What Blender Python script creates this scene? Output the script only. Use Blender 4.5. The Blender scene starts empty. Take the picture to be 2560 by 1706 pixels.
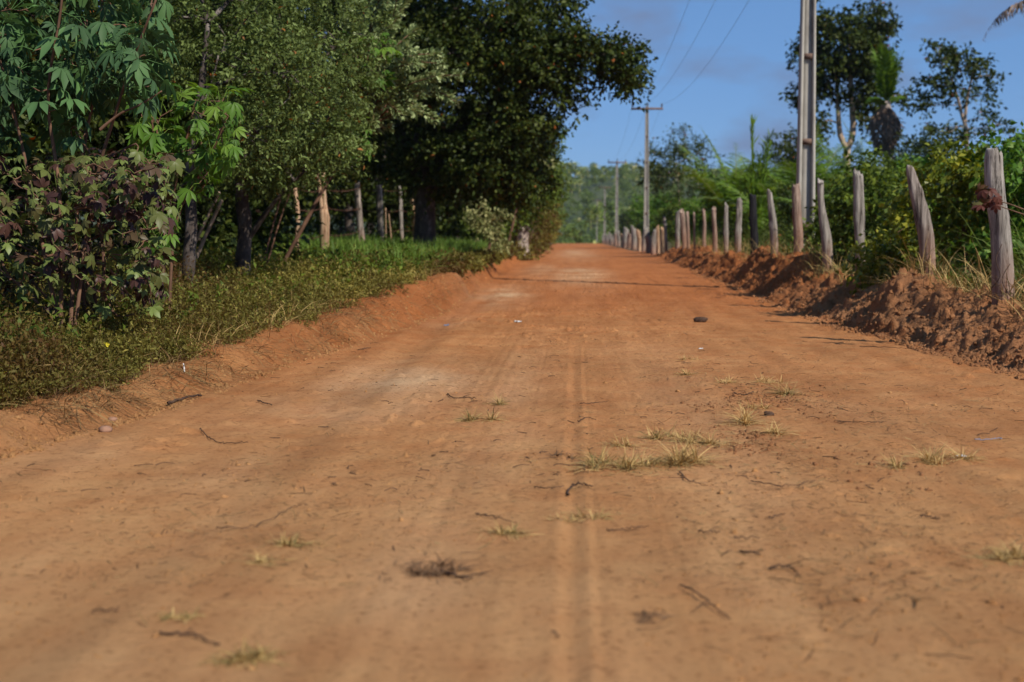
import bpy, math, random
import numpy as np
from mathutils import Matrix, Vector, Euler

sc = bpy.context.scene
R = math.radians
# ------------------------------------------------------------------ camera
F = 3555.0            # focal length in pixels of the 2560 px wide photograph (50 mm)
CAMZ = 0.90
VPX, VPY = 1440.0, 596.0
pitch = math.atan((VPY - 853.0) / F)
yaw = math.atan((VPX - 1280.0) / F * math.cos(pitch))
cam_d = bpy.data.cameras.new('camera')
cam = bpy.data.objects.new('camera', cam_d)
sc.collection.objects.link(cam)
cam.location = (0, 0, CAMZ)
cam.rotation_euler = (R(90) + pitch, 0, yaw)
cam_d.lens = 50; cam_d.sensor_width = 36
cam_d.clip_start = 0.05; cam_d.clip_end = 4000
cam_d.dof.use_dof = True
cam_d.dof.focus_distance = 8.6
cam_d.dof.aperture_fstop = 2.8
sc.camera = cam
# ------------------------------------------------------------------ light, sky, exposure
SUN_EL, SUN_AZ = 42.0, 133.0      # azimuth clockwise from +Y (the road direction)
sd = Vector((math.sin(R(SUN_AZ)) * math.cos(R(SUN_EL)), math.cos(R(SUN_AZ)) * math.cos(R(SUN_EL)), math.sin(R(SUN_EL))))
sun_d = bpy.data.lights.new('sun', 'SUN'); sun_d.energy = 5.0; sun_d.angle = R(0.55); sun_d.color = (1.0, 0.93, 0.82)
sun = bpy.data.objects.new('sun', sun_d); sc.collection.objects.link(sun)
sun.rotation_euler = sd.to_track_quat('Z', 'Y').to_euler(); sun.location = (0, 0, 30)
w = bpy.data.worlds.new('World'); sc.world = w; w.use_nodes = True
nt = w.node_tree; nt.nodes.clear()
wo = nt.nodes.new('ShaderNodeOutputWorld'); bg = nt.nodes.new('ShaderNodeBackground'); sky = nt.nodes.new('ShaderNodeTexSky')
sky.sky_type = 'NISHITA'; sky.sun_disc = False; sky.sun_elevation = R(SUN_EL); sky.sun_rotation = R(SUN_AZ)
sky.altitude = 100; sky.air_density = 0.75; sky.dust_density = 0.15; sky.ozone_density = 5.0
hs = nt.nodes.new('ShaderNodeHueSaturation'); hs.inputs['Saturation'].default_value = 1.0; hs.inputs['Value'].default_value = 1.05
tc = nt.nodes.new('ShaderNodeTexCoord'); mp = nt.nodes.new('ShaderNodeMapping'); mp.inputs['Scale'].default_value = (8, 8, 20)
mp.inputs['Location'].default_value = (3.1, 0.4, 1.7)
nz = nt.nodes.new('ShaderNodeTexNoise'); nz.inputs['Scale'].default_value = 1.3; nz.inputs['Detail'].default_value = 5; nz.inputs['Roughness'].default_value = 0.5
cr = nt.nodes.new('ShaderNodeValToRGB'); cr.color_ramp.elements[0].position = 0.50; cr.color_ramp.elements[1].position = 0.70
cr.color_ramp.elements[0].color = (0, 0, 0, 1); cr.color_ramp.elements[1].color = (0.85, 0.85, 0.85, 1)
mx = nt.nodes.new('ShaderNodeMix'); mx.data_type = 'RGBA'
mx.inputs['B'].default_value = (1.75, 2.5, 4.3, 1)
nt.links.new(tc.outputs['Generated'], mp.inputs['Vector']); nt.links.new(mp.outputs['Vector'], nz.inputs['Vector'])
nt.links.new(nz.outputs['Fac'], cr.inputs['Fac']); nt.links.new(cr.outputs['Color'], mx.inputs['Factor'])
nt.links.new(sky.outputs['Color'], hs.inputs['Color']); mt = nt.nodes.new('ShaderNodeMix'); mt.data_type = 'RGBA'; mt.blend_type = 'MULTIPLY'; mt.inputs['Factor'].default_value = 1.0; mt.inputs['B'].default_value = (.85, .98, 1.22, 1)
nt.links.new(hs.outputs['Color'], mt.inputs['A']); mb = nt.nodes.new('ShaderNodeMix'); mb.data_type = 'RGBA'; mb.inputs['Factor'].default_value = .6; mb.inputs['B'].default_value = (1.35, 3.05, 5.85, 1)
nt.links.new(mt.outputs['Result'], mb.inputs['A']); nt.links.new(mb.outputs['Result'], mx.inputs['A'])
nt.links.new(mx.outputs['Result'], bg.inputs['Color']); bg.inputs['Strength'].default_value = 0.092
nt.links.new(bg.outputs['Background'], wo.inputs['Surface'])
sc.view_settings.view_transform = 'Standard'; sc.view_settings.look = 'None'
sc.view_settings.exposure = 0.08; sc.view_settings.gamma = 1.0
sc.cycles.use_denoising = True
sc.cycles.max_bounces = 5; sc.cycles.diffuse_bounces = 3; sc.cycles.transmission_bounces = 3
sc.cycles.transparent_max_bounces = 4; sc.cycles.glossy_bounces = 2
sc.cycles.caustics_reflective = False; sc.cycles.caustics_refractive = False

# ------------------------------------------------------------------ numeric helpers
_cm = np.array(Euler((R(90) + pitch, 0, yaw)).to_matrix())
def W(px, py, Y):
    """world point at depth Y seen at photograph pixel (px, py)"""
    d = _cm @ np.array([(px - 1280.0) / F, -(py - 853.0) / F, -1.0])
    return np.array([0, 0, CAMZ]) + d * (Y / d[1])
def gpt(px, py, z=0.0):
    """ground point (x, y) at height z seen at pixel"""
    d = _cm @ np.array([(px - 1280.0) / F, -(py - 853.0) / F, -1.0])
    t = (z - CAMZ) / d[2]
    return d[0] * t, d[1] * t

def _hash(ix, iy, iz, seed):
    n = (ix.astype(np.int64) * 374761393 + iy.astype(np.int64) * 668265263 + iz.astype(np.int64) * 2147483647 + seed * 1274126177) & 0xFFFFFFFF
    n = ((n ^ (n >> 13)) * 1274126177) & 0xFFFFFFFF
    n = (n ^ (n >> 16)) & 0xFFFFFFFF
    return n.astype(np.float64) / 4294967295.0
def vnoise(x, y, z=None, seed=0):
    x = np.asarray(x, float); y = np.asarray(y, float)
    z = np.zeros_like(x) if z is None else np.asarray(z, float)
    ix, iy, iz = np.floor(x), np.floor(y), np.floor(z)
    fx, fy, fz = x - ix, y - iy, z - iz
    fx = fx * fx * (3 - 2 * fx); fy = fy * fy * (3 - 2 * fy); fz = fz * fz * (3 - 2 * fz)
    def h(a, b, c): return _hash(ix + a, iy + b, iz + c, seed)
    x00 = h(0,0,0) * (1 - fx) + h(1,0,0) * fx; x10 = h(0,1,0) * (1 - fx) + h(1,1,0) * fx
    if not np.any(z):
        return (x00 * (1 - fy) + x10 * fy) * 2 - 1
    x01 = h(0,0,1) * (1 - fx) + h(1,0,1) * fx; x11 = h(0,1,1) * (1 - fx) + h(1,1,1) * fx
    return ((x00 * (1 - fy) + x10 * fy) * (1 - fz) + (x01 * (1 - fy) + x11 * fy) * fz) * 2 - 1
def fbm(x, y, z=None, seed=0, oct=4, gain=0.5):
    s = 0; a = 1; t = 0; f = 1.0
    for k in range(oct):
        s = s + a * vnoise(np.asarray(x) * f, np.asarray(y) * f, None if z is None else np.asarray(z) * f, seed + k * 17)
        t += a; a *= gain; f *= 2.07
    return s / t
def sm(t):
    t = np.clip(t, 0, 1); return t * t * (3 - 2 * t)
def nrm(v):
    return v / np.maximum(np.linalg.norm(v, axis=-1, keepdims=True), 1e-9)

# ------------------------------------------------------------------ mesh helpers
def mesh(name, V, Q, mat, attrs=None, smooth=False):
    me = bpy.data.meshes.new(name)
    V = np.asarray(V, np.float32); Q = np.asarray(Q, np.int32)
    me.vertices.add(len(V)); me.vertices.foreach_set('co', V.ravel())
    k = Q.shape[1]
    me.loops.add(Q.size); me.polygons.add(len(Q))
    me.polygons.foreach_set('loop_start', np.arange(0, Q.size, k, dtype=np.int32))
    me.loops.foreach_set('vertex_index', Q.ravel())
    if smooth:
        me.polygons.foreach_set('use_smooth', np.ones(len(Q), bool))
    for an, av in (attrs or {}).items():
        a = me.attributes.new(an, 'FLOAT', 'POINT'); a.data.foreach_set('value', np.asarray(av, np.float32))
    me.update(calc_edges=True)
    me.materials.append(mat)
    return me
def tag(o, label=None, cat=None, group=None, kind=None):
    if label: o['label'] = label
    if cat: o['category'] = cat
    if group: o['group'] = group
    if kind: o['kind'] = kind
    return o
def thing(name, label, cat, loc, group=None):
    o = bpy.data.objects.new(name, None); sc.collection.objects.link(o)
    o.empty_display_size = 0.1
    o.location = [float(a) for a in loc]
    return tag(o, label, cat, group)
def part(name, G, mat, parent, smooth=False, local=False):
    """G = (V, Q[, tint]) in world coordinates (or local to the parent)"""
    V = np.asarray(G[0], float)
    if parent is not None and not local:
        base = np.zeros(3); p = parent
        while p is not None: base = base + np.array(p.location); p = p.parent
        V = V - base
    at = {'tint': G[2]} if len(G) > 2 and G[2] is not None else None
    o = bpy.data.objects.new(name, mesh(name, V, G[1], mat, at, smooth)); sc.collection.objects.link(o)
    o.parent = parent
    return o
def single(name, G, mat, loc, label, cat, group=None, smooth=False, kind=None):
    V = np.asarray(G[0], float) - np.asarray(loc, float)
    at = {'tint': G[2]} if len(G) > 2 and G[2] is not None else None
    o = bpy.data.objects.new(name, mesh(name, V, G[1], mat, at, smooth)); sc.collection.objects.link(o)
    o.location = [float(a) for a in loc]
    return tag(o, label, cat, group, kind)
def copy_tree(o, parent=None):
    c = o.copy(); sc.collection.objects.link(c)
    c.parent = parent
    for ch in list(o.children): copy_tree(ch, c)
    return c
def join(Gs):
    Vs, Qs, Ts = [], [], []; n = 0
    for g in Gs:
        if g is None or len(g[0]) == 0: continue
        Vs.append(g[0]); Qs.append(np.asarray(g[1]) + n); n += len(g[0])
        Ts.append(g[2] if len(g) > 2 and g[2] is not None else np.full(len(g[0]), .5))
    return np.concatenate(Vs), np.concatenate(Qs), np.concatenate(Ts)

def tube(pts, radii, sides=7, cap=True, rough=0.0, seed=0):
    P = np.asarray(pts, float); n = len(P); r = np.broadcast_to(np.asarray(radii, float), (n,)).copy()
    T = nrm(np.gradient(P, axis=0))
    u = np.cross(T[0], [0.31, 0.87, 0.13]); u /= np.linalg.norm(u); U = []
    for k in range(n):
        u = u - T[k] * np.dot(u, T[k]); u = u / max(np.linalg.norm(u), 1e-9); U.append(u)
    U = np.array(U); B = np.cross(T, U)
    a = np.linspace(0, 2 * math.pi, sides, endpoint=False)
    rr = r[:, None] * np.ones((1, sides))
    if rough:
        ca, sa = np.cos(a)[None] * 1.5, np.sin(a)[None] * 1.5
        s = np.arange(n)[:, None] * 0.5
        rr = rr * (1 + rough * vnoise(ca + s * .6, sa + s * .4, s + 0 * ca, seed))
    V = P[:, None] + rr[..., None] * (np.cos(a)[None, :, None] * U[:, None] + np.sin(a)[None, :, None] * B[:, None])
    V = V.reshape(-1, 3)
    i = np.arange(n - 1)[:, None] * sides; j = np.arange(sides)[None]; j2 = (j + 1) % sides
    Q = np.stack([i + j, i + j2, i + sides + j2, i + sides + j], -1).reshape(-1, 4)
    if cap:
        V = np.vstack([V, P[-1] + T[-1] * r[-1] * .2, P[0]])
        c = len(V) - 2; b = (n - 1) * sides
        e = [[b + k, b + (k + 1) % sides, b + (k + 2) % sides, c] for k in range(0, sides - 1, 2)]
        if sides % 2: e.append([b + sides - 1, b, c, c - 0]) if False else None
        if sides % 2:
            V = np.vstack([V, P[-1]]); e.append([b + sides - 1, b, len(V) - 1, c])
        Q = np.vstack([Q, np.array(e, int)])
    return V, Q, None
def spline(pts, n):
    P = np.asarray(pts, float); m = len(P)
    t = np.linspace(0, m - 1, n); out = []
    for x in t:
        i = min(int(x), m - 2); f = x - i
        p0 = P[max(i - 1, 0)]; p1 = P[i]; p2 = P[i + 1]; p3 = P[min(i + 2, m - 1)]
        out.append(.5 * ((2 * p1) + (-p0 + p2) * f + (2 * p0 - 5 * p1 + 4 * p2 - p3) * f * f + (-p0 + 3 * p1 - 3 * p2 + p3) * f ** 3))
    return np.array(out)
def box(c, s, yawr=0.0):
    x, y, z = np.array(s) / 2
    V = np.array([[a * x, b * y, d * z] for d in (-1, 1) for a, b in ((-1, -1), (1, -1), (1, 1), (-1, 1))])
    cz, sz = math.cos(yawr), math.sin(yawr)
    V = V @ np.array([[cz, sz, 0], [-sz, cz, 0], [0, 0, 1]]) + np.array(c)
    Q = np.array([[3, 2, 1, 0], [4, 5, 6, 7], [0, 1, 5, 4], [1, 2, 6, 5], [2, 3, 7, 6], [3, 0, 4, 7]])
    return V, Q, None

# leaf templates: +X is the leaf axis, +Z the leaf normal
def leaf_rhomb(wd=.42, fold=.1):
    return np.array([[0, 0, 0], [.5, -wd / 2, fold], [1, 0, -.06], [.5, wd / 2, fold]]), np.array([[0, 1, 2, 3]])
def leaf_fine(wd=.4, droop=.25, fold=.06, w1=.42):
    V = [[0, 0, 0], [.3, -wd * w1, fold], [.3, 0, 0], [.3, wd * w1, fold], [.66, -wd * .45, fold - droop * .35], [.66, 0, -droop * .4], [.66, wd * .45, fold - droop * .35], [1, 0, -droop]]
    Q = [[0, 1, 2, 3], [1, 4, 5, 2], [2, 5, 6, 3], [4, 7, 6, 5]]
    return np.array(V, float), np.array(Q)
def leaf_palmate(n=6, wd=.3, spread=150, droop=.5, dip=.25, w1=.42):
    V0, Q0 = leaf_fine(wd, droop, .06, w1); Vs, Qs = [], []
    for k in range(n):
        a = R(-spread + 2 * spread * k / (n - 1)); L = 1 - .35 * abs(k - (n - 1) / 2) / ((n - 1) / 2)
        c, s = math.cos(a), math.sin(a)
        v = V0 * L; v = np.stack([v[:, 0] * c - v[:, 1] * s, v[:, 0] * s + v[:, 1] * c, v[:, 2] - dip * np.abs(v[:, 0]) * .4], 1)
        Qs.append(Q0 + len(Vs) * len(V0)); Vs.append(v)
    return np.concatenate(Vs), np.concatenate(Qs)
def scatter(tpl, pos, d, n, size, tint, rng=None):
    """place leaf template at pos with axis d and normal hint n"""
    V0, Q0 = tpl; N = len(pos)
    d = nrm(d); s = nrm(np.cross(n, d)); nn = np.cross(d, s)
    size = np.broadcast_to(size, (N,))
    V = pos[:, None] + size[:, None, None] * (V0[None, :, 0:1] * d[:, None] + V0[None, :, 1:2] * s[:, None] + V0[None, :, 2:3] * nn[:, None])
    Q = Q0[None] + (np.arange(N) * len(V0))[:, None, None]
    return V.reshape(-1, 3), Q.reshape(-1, 4), np.repeat(np.broadcast_to(tint, (N,)), len(V0))
def blades(pos, d, L, wd, curl, tint, rng):
    """grass blades: ribbons of 3 quads, rooted at pos, direction d, curling down"""
    N = len(pos); d = nrm(d); h = d * [1, 1, 0]; h = nrm(h + 1e-4)
    s = np.stack([-h[:, 1], h[:, 0], 0 * h[:, 0]], 1)
    s = nrm(s + rng.normal(0, .3, (N, 3)))
    L = np.broadcast_to(L, (N,)); curl = np.broadcast_to(curl, (N,))
    rows = []
    for t, ww in ((0, .8), (.35, 1), (.7, .7), (1, .08)):
        c = pos + d * (L * t)[:, None] + h * (L * curl * t * t * .6)[:, None] - np.array([0, 0, 1]) * (L * curl * t * t * .6)[:, None]
        rows += [c - s * (wd * ww / 2), c + s * (wd * ww / 2)]
    V = np.stack(rows, 1)
    Q0 = np.array([[0, 1, 3, 2], [2, 3, 5, 4], [4, 5, 7, 6]])
    Q = Q0[None] + (np.arange(N) * 8)[:, None, None]
    return V.reshape(-1, 3), Q.reshape(-1, 4), np.repeat(np.broadcast_to(tint, (N,)), 8)

# ------------------------------------------------------------------ materials
def new_mat(name):
    m = bpy.data.materials.new(name); m.use_nodes = True
    n = m.node_tree; n.nodes.clear()
    out = n.nodes.new('ShaderNodeOutputMaterial'); b = n.nodes.new('ShaderNodeBsdfPrincipled')
    n.links.new(b.outputs[0], out.inputs['Surface'])
    b.inputs['Roughness'].default_value = .8
    b.inputs['Specular IOR Level'].default_value = .25
    return m, n, b, out
def ramp(n, stops):
    r = n.nodes.new('ShaderNodeValToRGB'); e = r.color_ramp.elements
    while len(e) < len(stops): e.new(.5)
    for k, (p, c) in enumerate(stops): e[k].position = p; e[k].color = (*c, 1)
    return r
def leaf_mat(name, stops, trans=.3, rough=.5, spec=.3):
    spec = spec * .5
    m, n, b, out = new_mat(name)
    at = n.nodes.new('ShaderNodeAttribute'); at.attribute_name = 'tint'
    r = ramp(n, stops); n.links.new(at.outputs['Fac'], r.inputs['Fac'])
    n.links.new(r.outputs['Color'], b.inputs['Base Color'])
    b.inputs['Roughness'].default_value = rough; b.inputs['Specular IOR Level'].default_value = spec
    t = n.nodes.new('ShaderNodeBsdfTranslucent')
    hs_ = n.nodes.new('ShaderNodeHueSaturation'); hs_.inputs['Hue'].default_value = .485; hs_.inputs['Saturation'].default_value = 1.1; hs_.inputs['Value'].default_value = 1.2
    n.links.new(r.outputs['Color'], hs_.inputs['Color']); n.links.new(hs_.outputs['Color'], t.inputs['Color'])
    mi = n.nodes.new('ShaderNodeMixShader'); mi.inputs[0].default_value = trans
    n.links.new(b.outputs[0], mi.inputs[1]); n.links.new(t.outputs[0], mi.inputs[2]); n.links.new(mi.outputs[0], out.inputs['Surface'])
    return m
def noise_node(n, scale, detail=4, rough=.55, vec=None, dist=0.0):
    k = n.nodes.new('ShaderNodeTexNoise'); k.inputs['Scale'].default_value = scale; k.inputs['Detail'].default_value = detail
    k.inputs['Roughness'].default_value = rough; k.inputs['Distortion'].default_value = dist
    if vec is not None: n.links.new(vec, k.inputs['Vector'])
    return k
def bump(n, b, hsock, strength, dist):
    k = n.nodes.new('ShaderNodeBump'); k.inputs['Strength'].default_value = strength; k.inputs['Distance'].default_value = dist
    n.links.new(hsock, k.inputs['Height']); n.links.new(k.outputs[0], b.inputs['Normal']); return k
def mixc(n, fac, a, b_, mode='MIX'):
    k = n.nodes.new('ShaderNodeMix'); k.data_type = 'RGBA'; k.blend_type = mode
    for key, v in (('Factor', fac), ('A', a), ('B', b_)):
        if isinstance(v, (int, float)): k.inputs[key].default_value = v
        elif isinstance(v, tuple): k.inputs[key].default_value = (*v, 1)
        else: n.links.new(v, k.inputs[key])
    return k.outputs['Result']
def objvec(n, scale=(1, 1, 1)):
    t = n.nodes.new('ShaderNodeTexCoord'); m_ = n.nodes.new('ShaderNodeMapping'); m_.inputs['Scale'].default_value = scale
    n.links.new(t.outputs['Object'], m_.inputs['Vector']); return m_.outputs['Vector']

def soil_mat(name, bank=False):
    m, n, b, out = new_mat(name)
    v = objvec(n)
    if name == 'cut_red_earth': bank = 3
    big = noise_node(n, .55, 4, .6, v); mid = noise_node(n, 3.2, 5, .6, v); fine = noise_node(n, 38, 6, .7, v)
    streak = noise_node(n, 1.0, 6, .62, objvec(n, (4.5, .4, 4.5)))
    at = n.nodes.new('ShaderNodeAttribute'); at.attribute_name = 'red'
    as_ = n.nodes.new('ShaderNodeAttribute'); as_.attribute_name = 'sand'
    tan, red = ((.52, .274, .112), (.38, .136, .044)) if bank in (0, 3) else (((.36, .182, .088), (.30, .105, .036)) if bank == 2 else ((.42, .205, .095), (.35, .126, .044))); pale = (.56, .36, .20)
    f1 = n.nodes.new('ShaderNodeMath'); f1.operation = 'MULTIPLY_ADD'
    n.links.new(mid.outputs['Fac'], f1.inputs[0]); f1.inputs[1].default_value = .7; n.links.new(at.outputs['Fac'], f1.inputs[2])
    r1 = ramp(n, [(.3, (0, 0, 0)), (.85, (1, 1, 1))]); 
    n.links.new(f1.outputs[0], r1.inputs['Fac'])
    c = mixc(n, r1.outputs['Color'], tan, red)
    c = mixc(n, as_.outputs['Fac'], c, pale)
    r2 = ramp(n, [(.34, (.87, .83, .80)), (.62, (1.08, 1.09, 1.10))]); n.links.new(streak.outputs['Fac'], r2.inputs['Fac'])
    c = mixc(n, 1.0, c, r2.outputs['Color'], 'MULTIPLY')
    r3 = ramp(n, [(.33, (.50, .44, .40)), (.45, (.97, .97, .97)), (.75, (1.08, 1.08, 1.08))]); n.links.new(fine.outputs['Fac'], r3.inputs['Fac'])
    c = mixc(n, .9, c, r3.outputs['Color'], 'MULTIPLY')
    r4 = ramp(n, [(.36, (.90, .89, .88)), (.62, (1.06, 1.06, 1.06))]); n.links.new(big.outputs['Fac'], r4.inputs['Fac'])
    c = mixc(n, 1.0, c, r4.outputs['Color'], 'MULTIPLY')
    n.links.new(c, b.inputs['Base Color'])
    b.inputs['Roughness'].default_value = .95; b.inputs['Specular IOR Level'].default_value = .1
    f2 = noise_node(n, 130 if not bank else 22, 6, .75, v)
    ad = n.nodes.new('ShaderNodeMath'); ad.operation = 'ADD'; n.links.new(fine.outputs['Fac'], ad.inputs[0]); n.links.new(f2.outputs['Fac'], ad.inputs[1])
    bump(n, b, ad.outputs[0], .8, .014 if not bank else .05)
    return m
def simple_noise_mat(name, c1, c2, scale, vs=(1, 1, 1), rough=.85, bd=.004, c3=None, bs=.6, spec=.2):
    m, n, b, out = new_mat(name); v = objvec(n, vs)
    k = noise_node(n, scale, 6, .65, v)
    st = [(.32, c1), (.66, c2)] if c3 is None else [(.3, c1), (.52, c2), (.72, c3)]
    r = ramp(n, st); n.links.new(k.outputs['Fac'], r.inputs['Fac']); n.links.new(r.outputs['Color'], b.inputs['Base Color'])
    b.inputs['Roughness'].default_value = rough; b.inputs['Specular IOR Level'].default_value = spec
    k2 = noise_node(n, scale * 2.2, 5, .7, v); bump(n, b, k2.outputs['Fac'], bs, bd)
    return m
M = {}
M['road'] = soil_mat('packed_red_earth'); M['bank'] = soil_mat('loose_red_earth', 1); M['bank_cut'] = soil_mat('cut_red_earth', 1)
M['ground'] = simple_noise_mat('forest_floor', (.035, .035, .018), (.12, .085, .045), 2.5, bd=.03, c3=(.07, .075, .03))
M['hill'] = simple_noise_mat('hill_floor', (.03, .05, .02), (.07, .085, .04), .05, bd=.3)
def wood_mat(name, dark, mid, light, dust=True, dustc=(.27, .115, .06), dh=.55):
    m, n, b, out = new_mat(name)
    v = objvec(n, (26, 26, 2.4)); g = noise_node(n, 1.0, 6, .7, v, .6)
    g2 = noise_node(n, 3.0, 3, .5, objvec(n, (1.3, 1.3, .6)))
    r = ramp(n, [(.36, dark), (.46, mid), (.68, light)]); n.links.new(g.outputs['Fac'], r.inputs['Fac'])
    r2 = ramp(n, [(.35, (.72, .7, .68)), (.65, (1.12, 1.1, 1.08))]); n.links.new(g2.outputs['Fac'], r2.inputs['Fac'])
    c = mixc(n, 1.0, r.outputs['Color'], r2.outputs['Color'], 'MULTIPLY')
    if dust:
        t = n.nodes.new('ShaderNodeTexCoord'); s = n.nodes.new('ShaderNodeSeparateXYZ'); n.links.new(t.outputs['Object'], s.inputs[0])
        mr = n.nodes.new('ShaderNodeMapRange'); mr.inputs['From Min'].default_value = 0; mr.inputs['From Max'].default_value = dh
        mr.inputs['To Min'].default_value = .75; mr.inputs['To Max'].default_value = 0
        n.links.new(s.outputs['Z'], mr.inputs['Value']); c = mixc(n, mr.outputs[0], c, dustc)
    n.links.new(c, b.inputs['Base Color']); b.inputs['Roughness'].default_value = .85; b.inputs['Specular IOR Level'].default_value = .2
    bump(n, b, g.outputs['Fac'], 1.0, .02)
    return m
M['post'] = wood_mat('weathered_grey_wood', (.035, .028, .024), (.25, .222, .195), (.46, .42, .375))
M['post_dark'] = wood_mat('dark_weathered_wood', (.03, .022, .018), (.18, .148, .125), (.44, .38, .33))
M['post_tan'] = wood_mat('sun_bleached_tan_wood', (.16, .085, .045), (.40, .25, .15), (.55, .40, .27), dust=False)
M['post_black'] = wood_mat('charred_black_wood', (.006, .006, .008), (.016, .015, .018), (.03, .028, .03), dust=False)
M['post_red'] = wood_mat('red_dusted_wood', (.09, .055, .042), (.29, .20, .155), (.44, .34, .28), dustc=(.27, .13, .075), dh=.9)
M['concrete'] = simple_noise_mat('weathered_concrete', (.25, .225, .19), (.40, .37, .32), 5, (1, 1, .35), bd=.002, c3=(.49, .46, .40))
M['concrete_base'] = M['concrete']
M['rung'] = simple_noise_mat('stained_concrete', (.10, .06, .045), (.20, .13, .095), 8, bd=.003)
M['metal'] = simple_noise_mat('galvanised_wire', (.05, .05, .055), (.10, .10, .11), 20, rough=.5)
M['rust'] = simple_noise_mat('rusty_wire', (.05, .022, .014), (.12, .05, .03), 40, rough=.8)
M['porcelain'] = simple_noise_mat('dark_glazed_porcelain', (.03, .02, .018), (.06, .04, .035), 10, rough=.3)
M['bark_pale'] = simple_noise_mat('pale_smooth_bark', (.14, .10, .07), (.42, .31, .22), 2.6, (3, 3, 1), bd=.01, c3=(.55, .43, .31))
M['bark_dark'] = simple_noise_mat('dark_mottled_bark', (.022, .017, .015), (.08, .062, .052), 7, (1, 1, .6), bd=.012, c3=(.22, .19, .17))
M['bark_brown'] = simple_noise_mat('brown_bark', (.07, .036, .022), (.20, .11, .068), 9, (1, 1, .4), bd=.004)
M['bark_cut'] = simple_noise_mat('bleached_stump_wood', (.12, .09, .07), (.38, .31, .26), 6, (2, 2, .5), bd=.01, c3=(.5, .43, .38))
M['dead'] = leaf_mat('dead_frond', [(0, (0.132, 0.09, 0.0665)), (1, (0.374, 0.27, 0.1995))], .1, .8)
M['lf_small'] = leaf_mat('small_olive_leaf', [(0, (0.0557, 0.0817, 0.0191)), (.5, (0.1052, 0.1429, 0.0359)), (.97, (0.198, 0.2587, 0.0777)), (.995, (0.3217, 0.1362, 0.0359))], .3, .5)
M['lf_silver'] = leaf_mat('silvery_leaf', [(0, (0.1008, 0.144, 0.048)), (.6, (0.216, 0.2736, 0.108)), (1, (0.4752, 0.5472, 0.264))], .25, .55)
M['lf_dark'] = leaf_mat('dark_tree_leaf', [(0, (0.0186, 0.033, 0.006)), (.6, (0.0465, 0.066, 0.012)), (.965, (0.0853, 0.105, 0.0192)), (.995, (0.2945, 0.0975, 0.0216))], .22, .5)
M['lf_mid'] = leaf_mat('mid_green_leaf', [(0, (0.0383, 0.068, 0.0103)), (.6, (0.087, 0.1286, 0.0171)), (1, (0.174, 0.2268, 0.0299))], .3, .5)
M['lf_bright'] = leaf_mat('bright_green_leaf', [(0, (0.048, 0.1063, 0.0135)), (.6, (0.096, 0.2, 0.027)), (1, (0.192, 0.3, 0.045))], .35, .45)
M['lf_cassava'] = leaf_mat('cassava_leaf', [(0, (.035, .08, .03)), (.5, (.055, .14, .045)), (.93, (.09, .2, .06)), (1, (.36, .21, .03))], .28, .4, .4)
M['lf_cassava_grey'] = leaf_mat('blue_green_cassava_leaf', [(0, (0.0386, 0.078, 0.0328)), (.5, (0.0668, 0.132, 0.0504)), (.95, (0.1114, 0.225, 0.0693)), (1, (0.27, 0.1625, 0.028))], .22, .55, .3)
M['lf_purple'] = leaf_mat('purple_green_leaf', [(0, (0.0435, 0.0208, 0.0172)), (.25, (0.0807, 0.0386, 0.029)), (.45, (0.0854, 0.0891, 0.0264)), (1, (0.1552, 0.2079, 0.0528))], .18, .42, .35)
M['lf_rust'] = leaf_mat('red_brown_leaf', [(0, (.05, .016, .012)), (.7, (.13, .045, .03)), (1, (.10, .11, .03))], .2, .5, .3)
M['lf_yellow'] = leaf_mat('yellow_green_leaf', [(0, (0.072, 0.102, 0.0108)), (.6, (0.156, 0.192, 0.0225)), (1, (0.336, 0.324, 0.036))], .35, .4, .4)
M['lf_pale'] = leaf_mat('pale_vine_leaf', [(0, (.13, .15, .05)), (.6, (.27, .28, .11)), (1, (.46, .44, .20))], .3, .5)
M['lf_weed'] = leaf_mat('weed_leaf', [(0, (0.0966, 0.0464, 0.0162)), (.22, (0.1328, 0.0875, 0.0242)), (.45, (0.1207, 0.1029, 0.0226)), (.8, (0.1811, 0.1698, 0.0363)), (1, (0.326, 0.2675, 0.0646))], .3, .55)
M['grass'] = leaf_mat('green_grass_blade', [(0, (0.072, 0.13, 0.021)), (.6, (0.132, 0.23, 0.035)), (1, (0.24, 0.32, 0.063))], .35, .5)
M['straw'] = leaf_mat('dry_straw', [(0, (.07, .035, .018)), (.5, (.24, .15, .06)), (1, (.42, .30, .13))], .15, .7)
M['tuft'] = leaf_mat('drying_tuft', [(0, (.045, .065, .02)), (.2, (.12, .12, .035)), (.34, (.34, .225, .08)), (1, (.64, .44, .18))], .2, .6)
M['tallgrass'] = leaf_mat('tall_grass_blade', [(0, (.09, .14, .025)), (.35, (.17, .21, .045)), (.6, (.22, .17, .06)), (1, (.3, .2, .1))], .3, .6)
M['roots'] = leaf_mat('dead_roots', [(0, (.06, .032, .018)), (.6, (.15, .085, .045)), (1, (.28, .17, .09))], .1, .8)
M['frond'] = leaf_mat('palm_leaflet', [(0, (0.0586, 0.1035, 0.012)), (.6, (0.1173, 0.207, 0.02)), (1, (0.2346, 0.345, 0.04))], .3, .4, .4)
M['frond_pale'] = leaf_mat('grey_palm_leaflet', [(0, (.06, .085, .04)), (.6, (.11, .14, .07)), (1, (.19, .21, .12))], .25, .4, .4)
M['far'] = leaf_mat('far_canopy', [(0, (0.0604, 0.1069, 0.0232)), (.4, (0.1409, 0.205, 0.0422)), (.75, (0.2616, 0.303, 0.0792)), (1, (0.6038, 0.5346, 0.2112))], .2, .6)
M['twig'] = simple_noise_mat('dry_twig', (.025, .014, .01), (.095, .055, .036), 30, rough=.9, bd=.002)
M['clod'] = M['bank']
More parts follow.
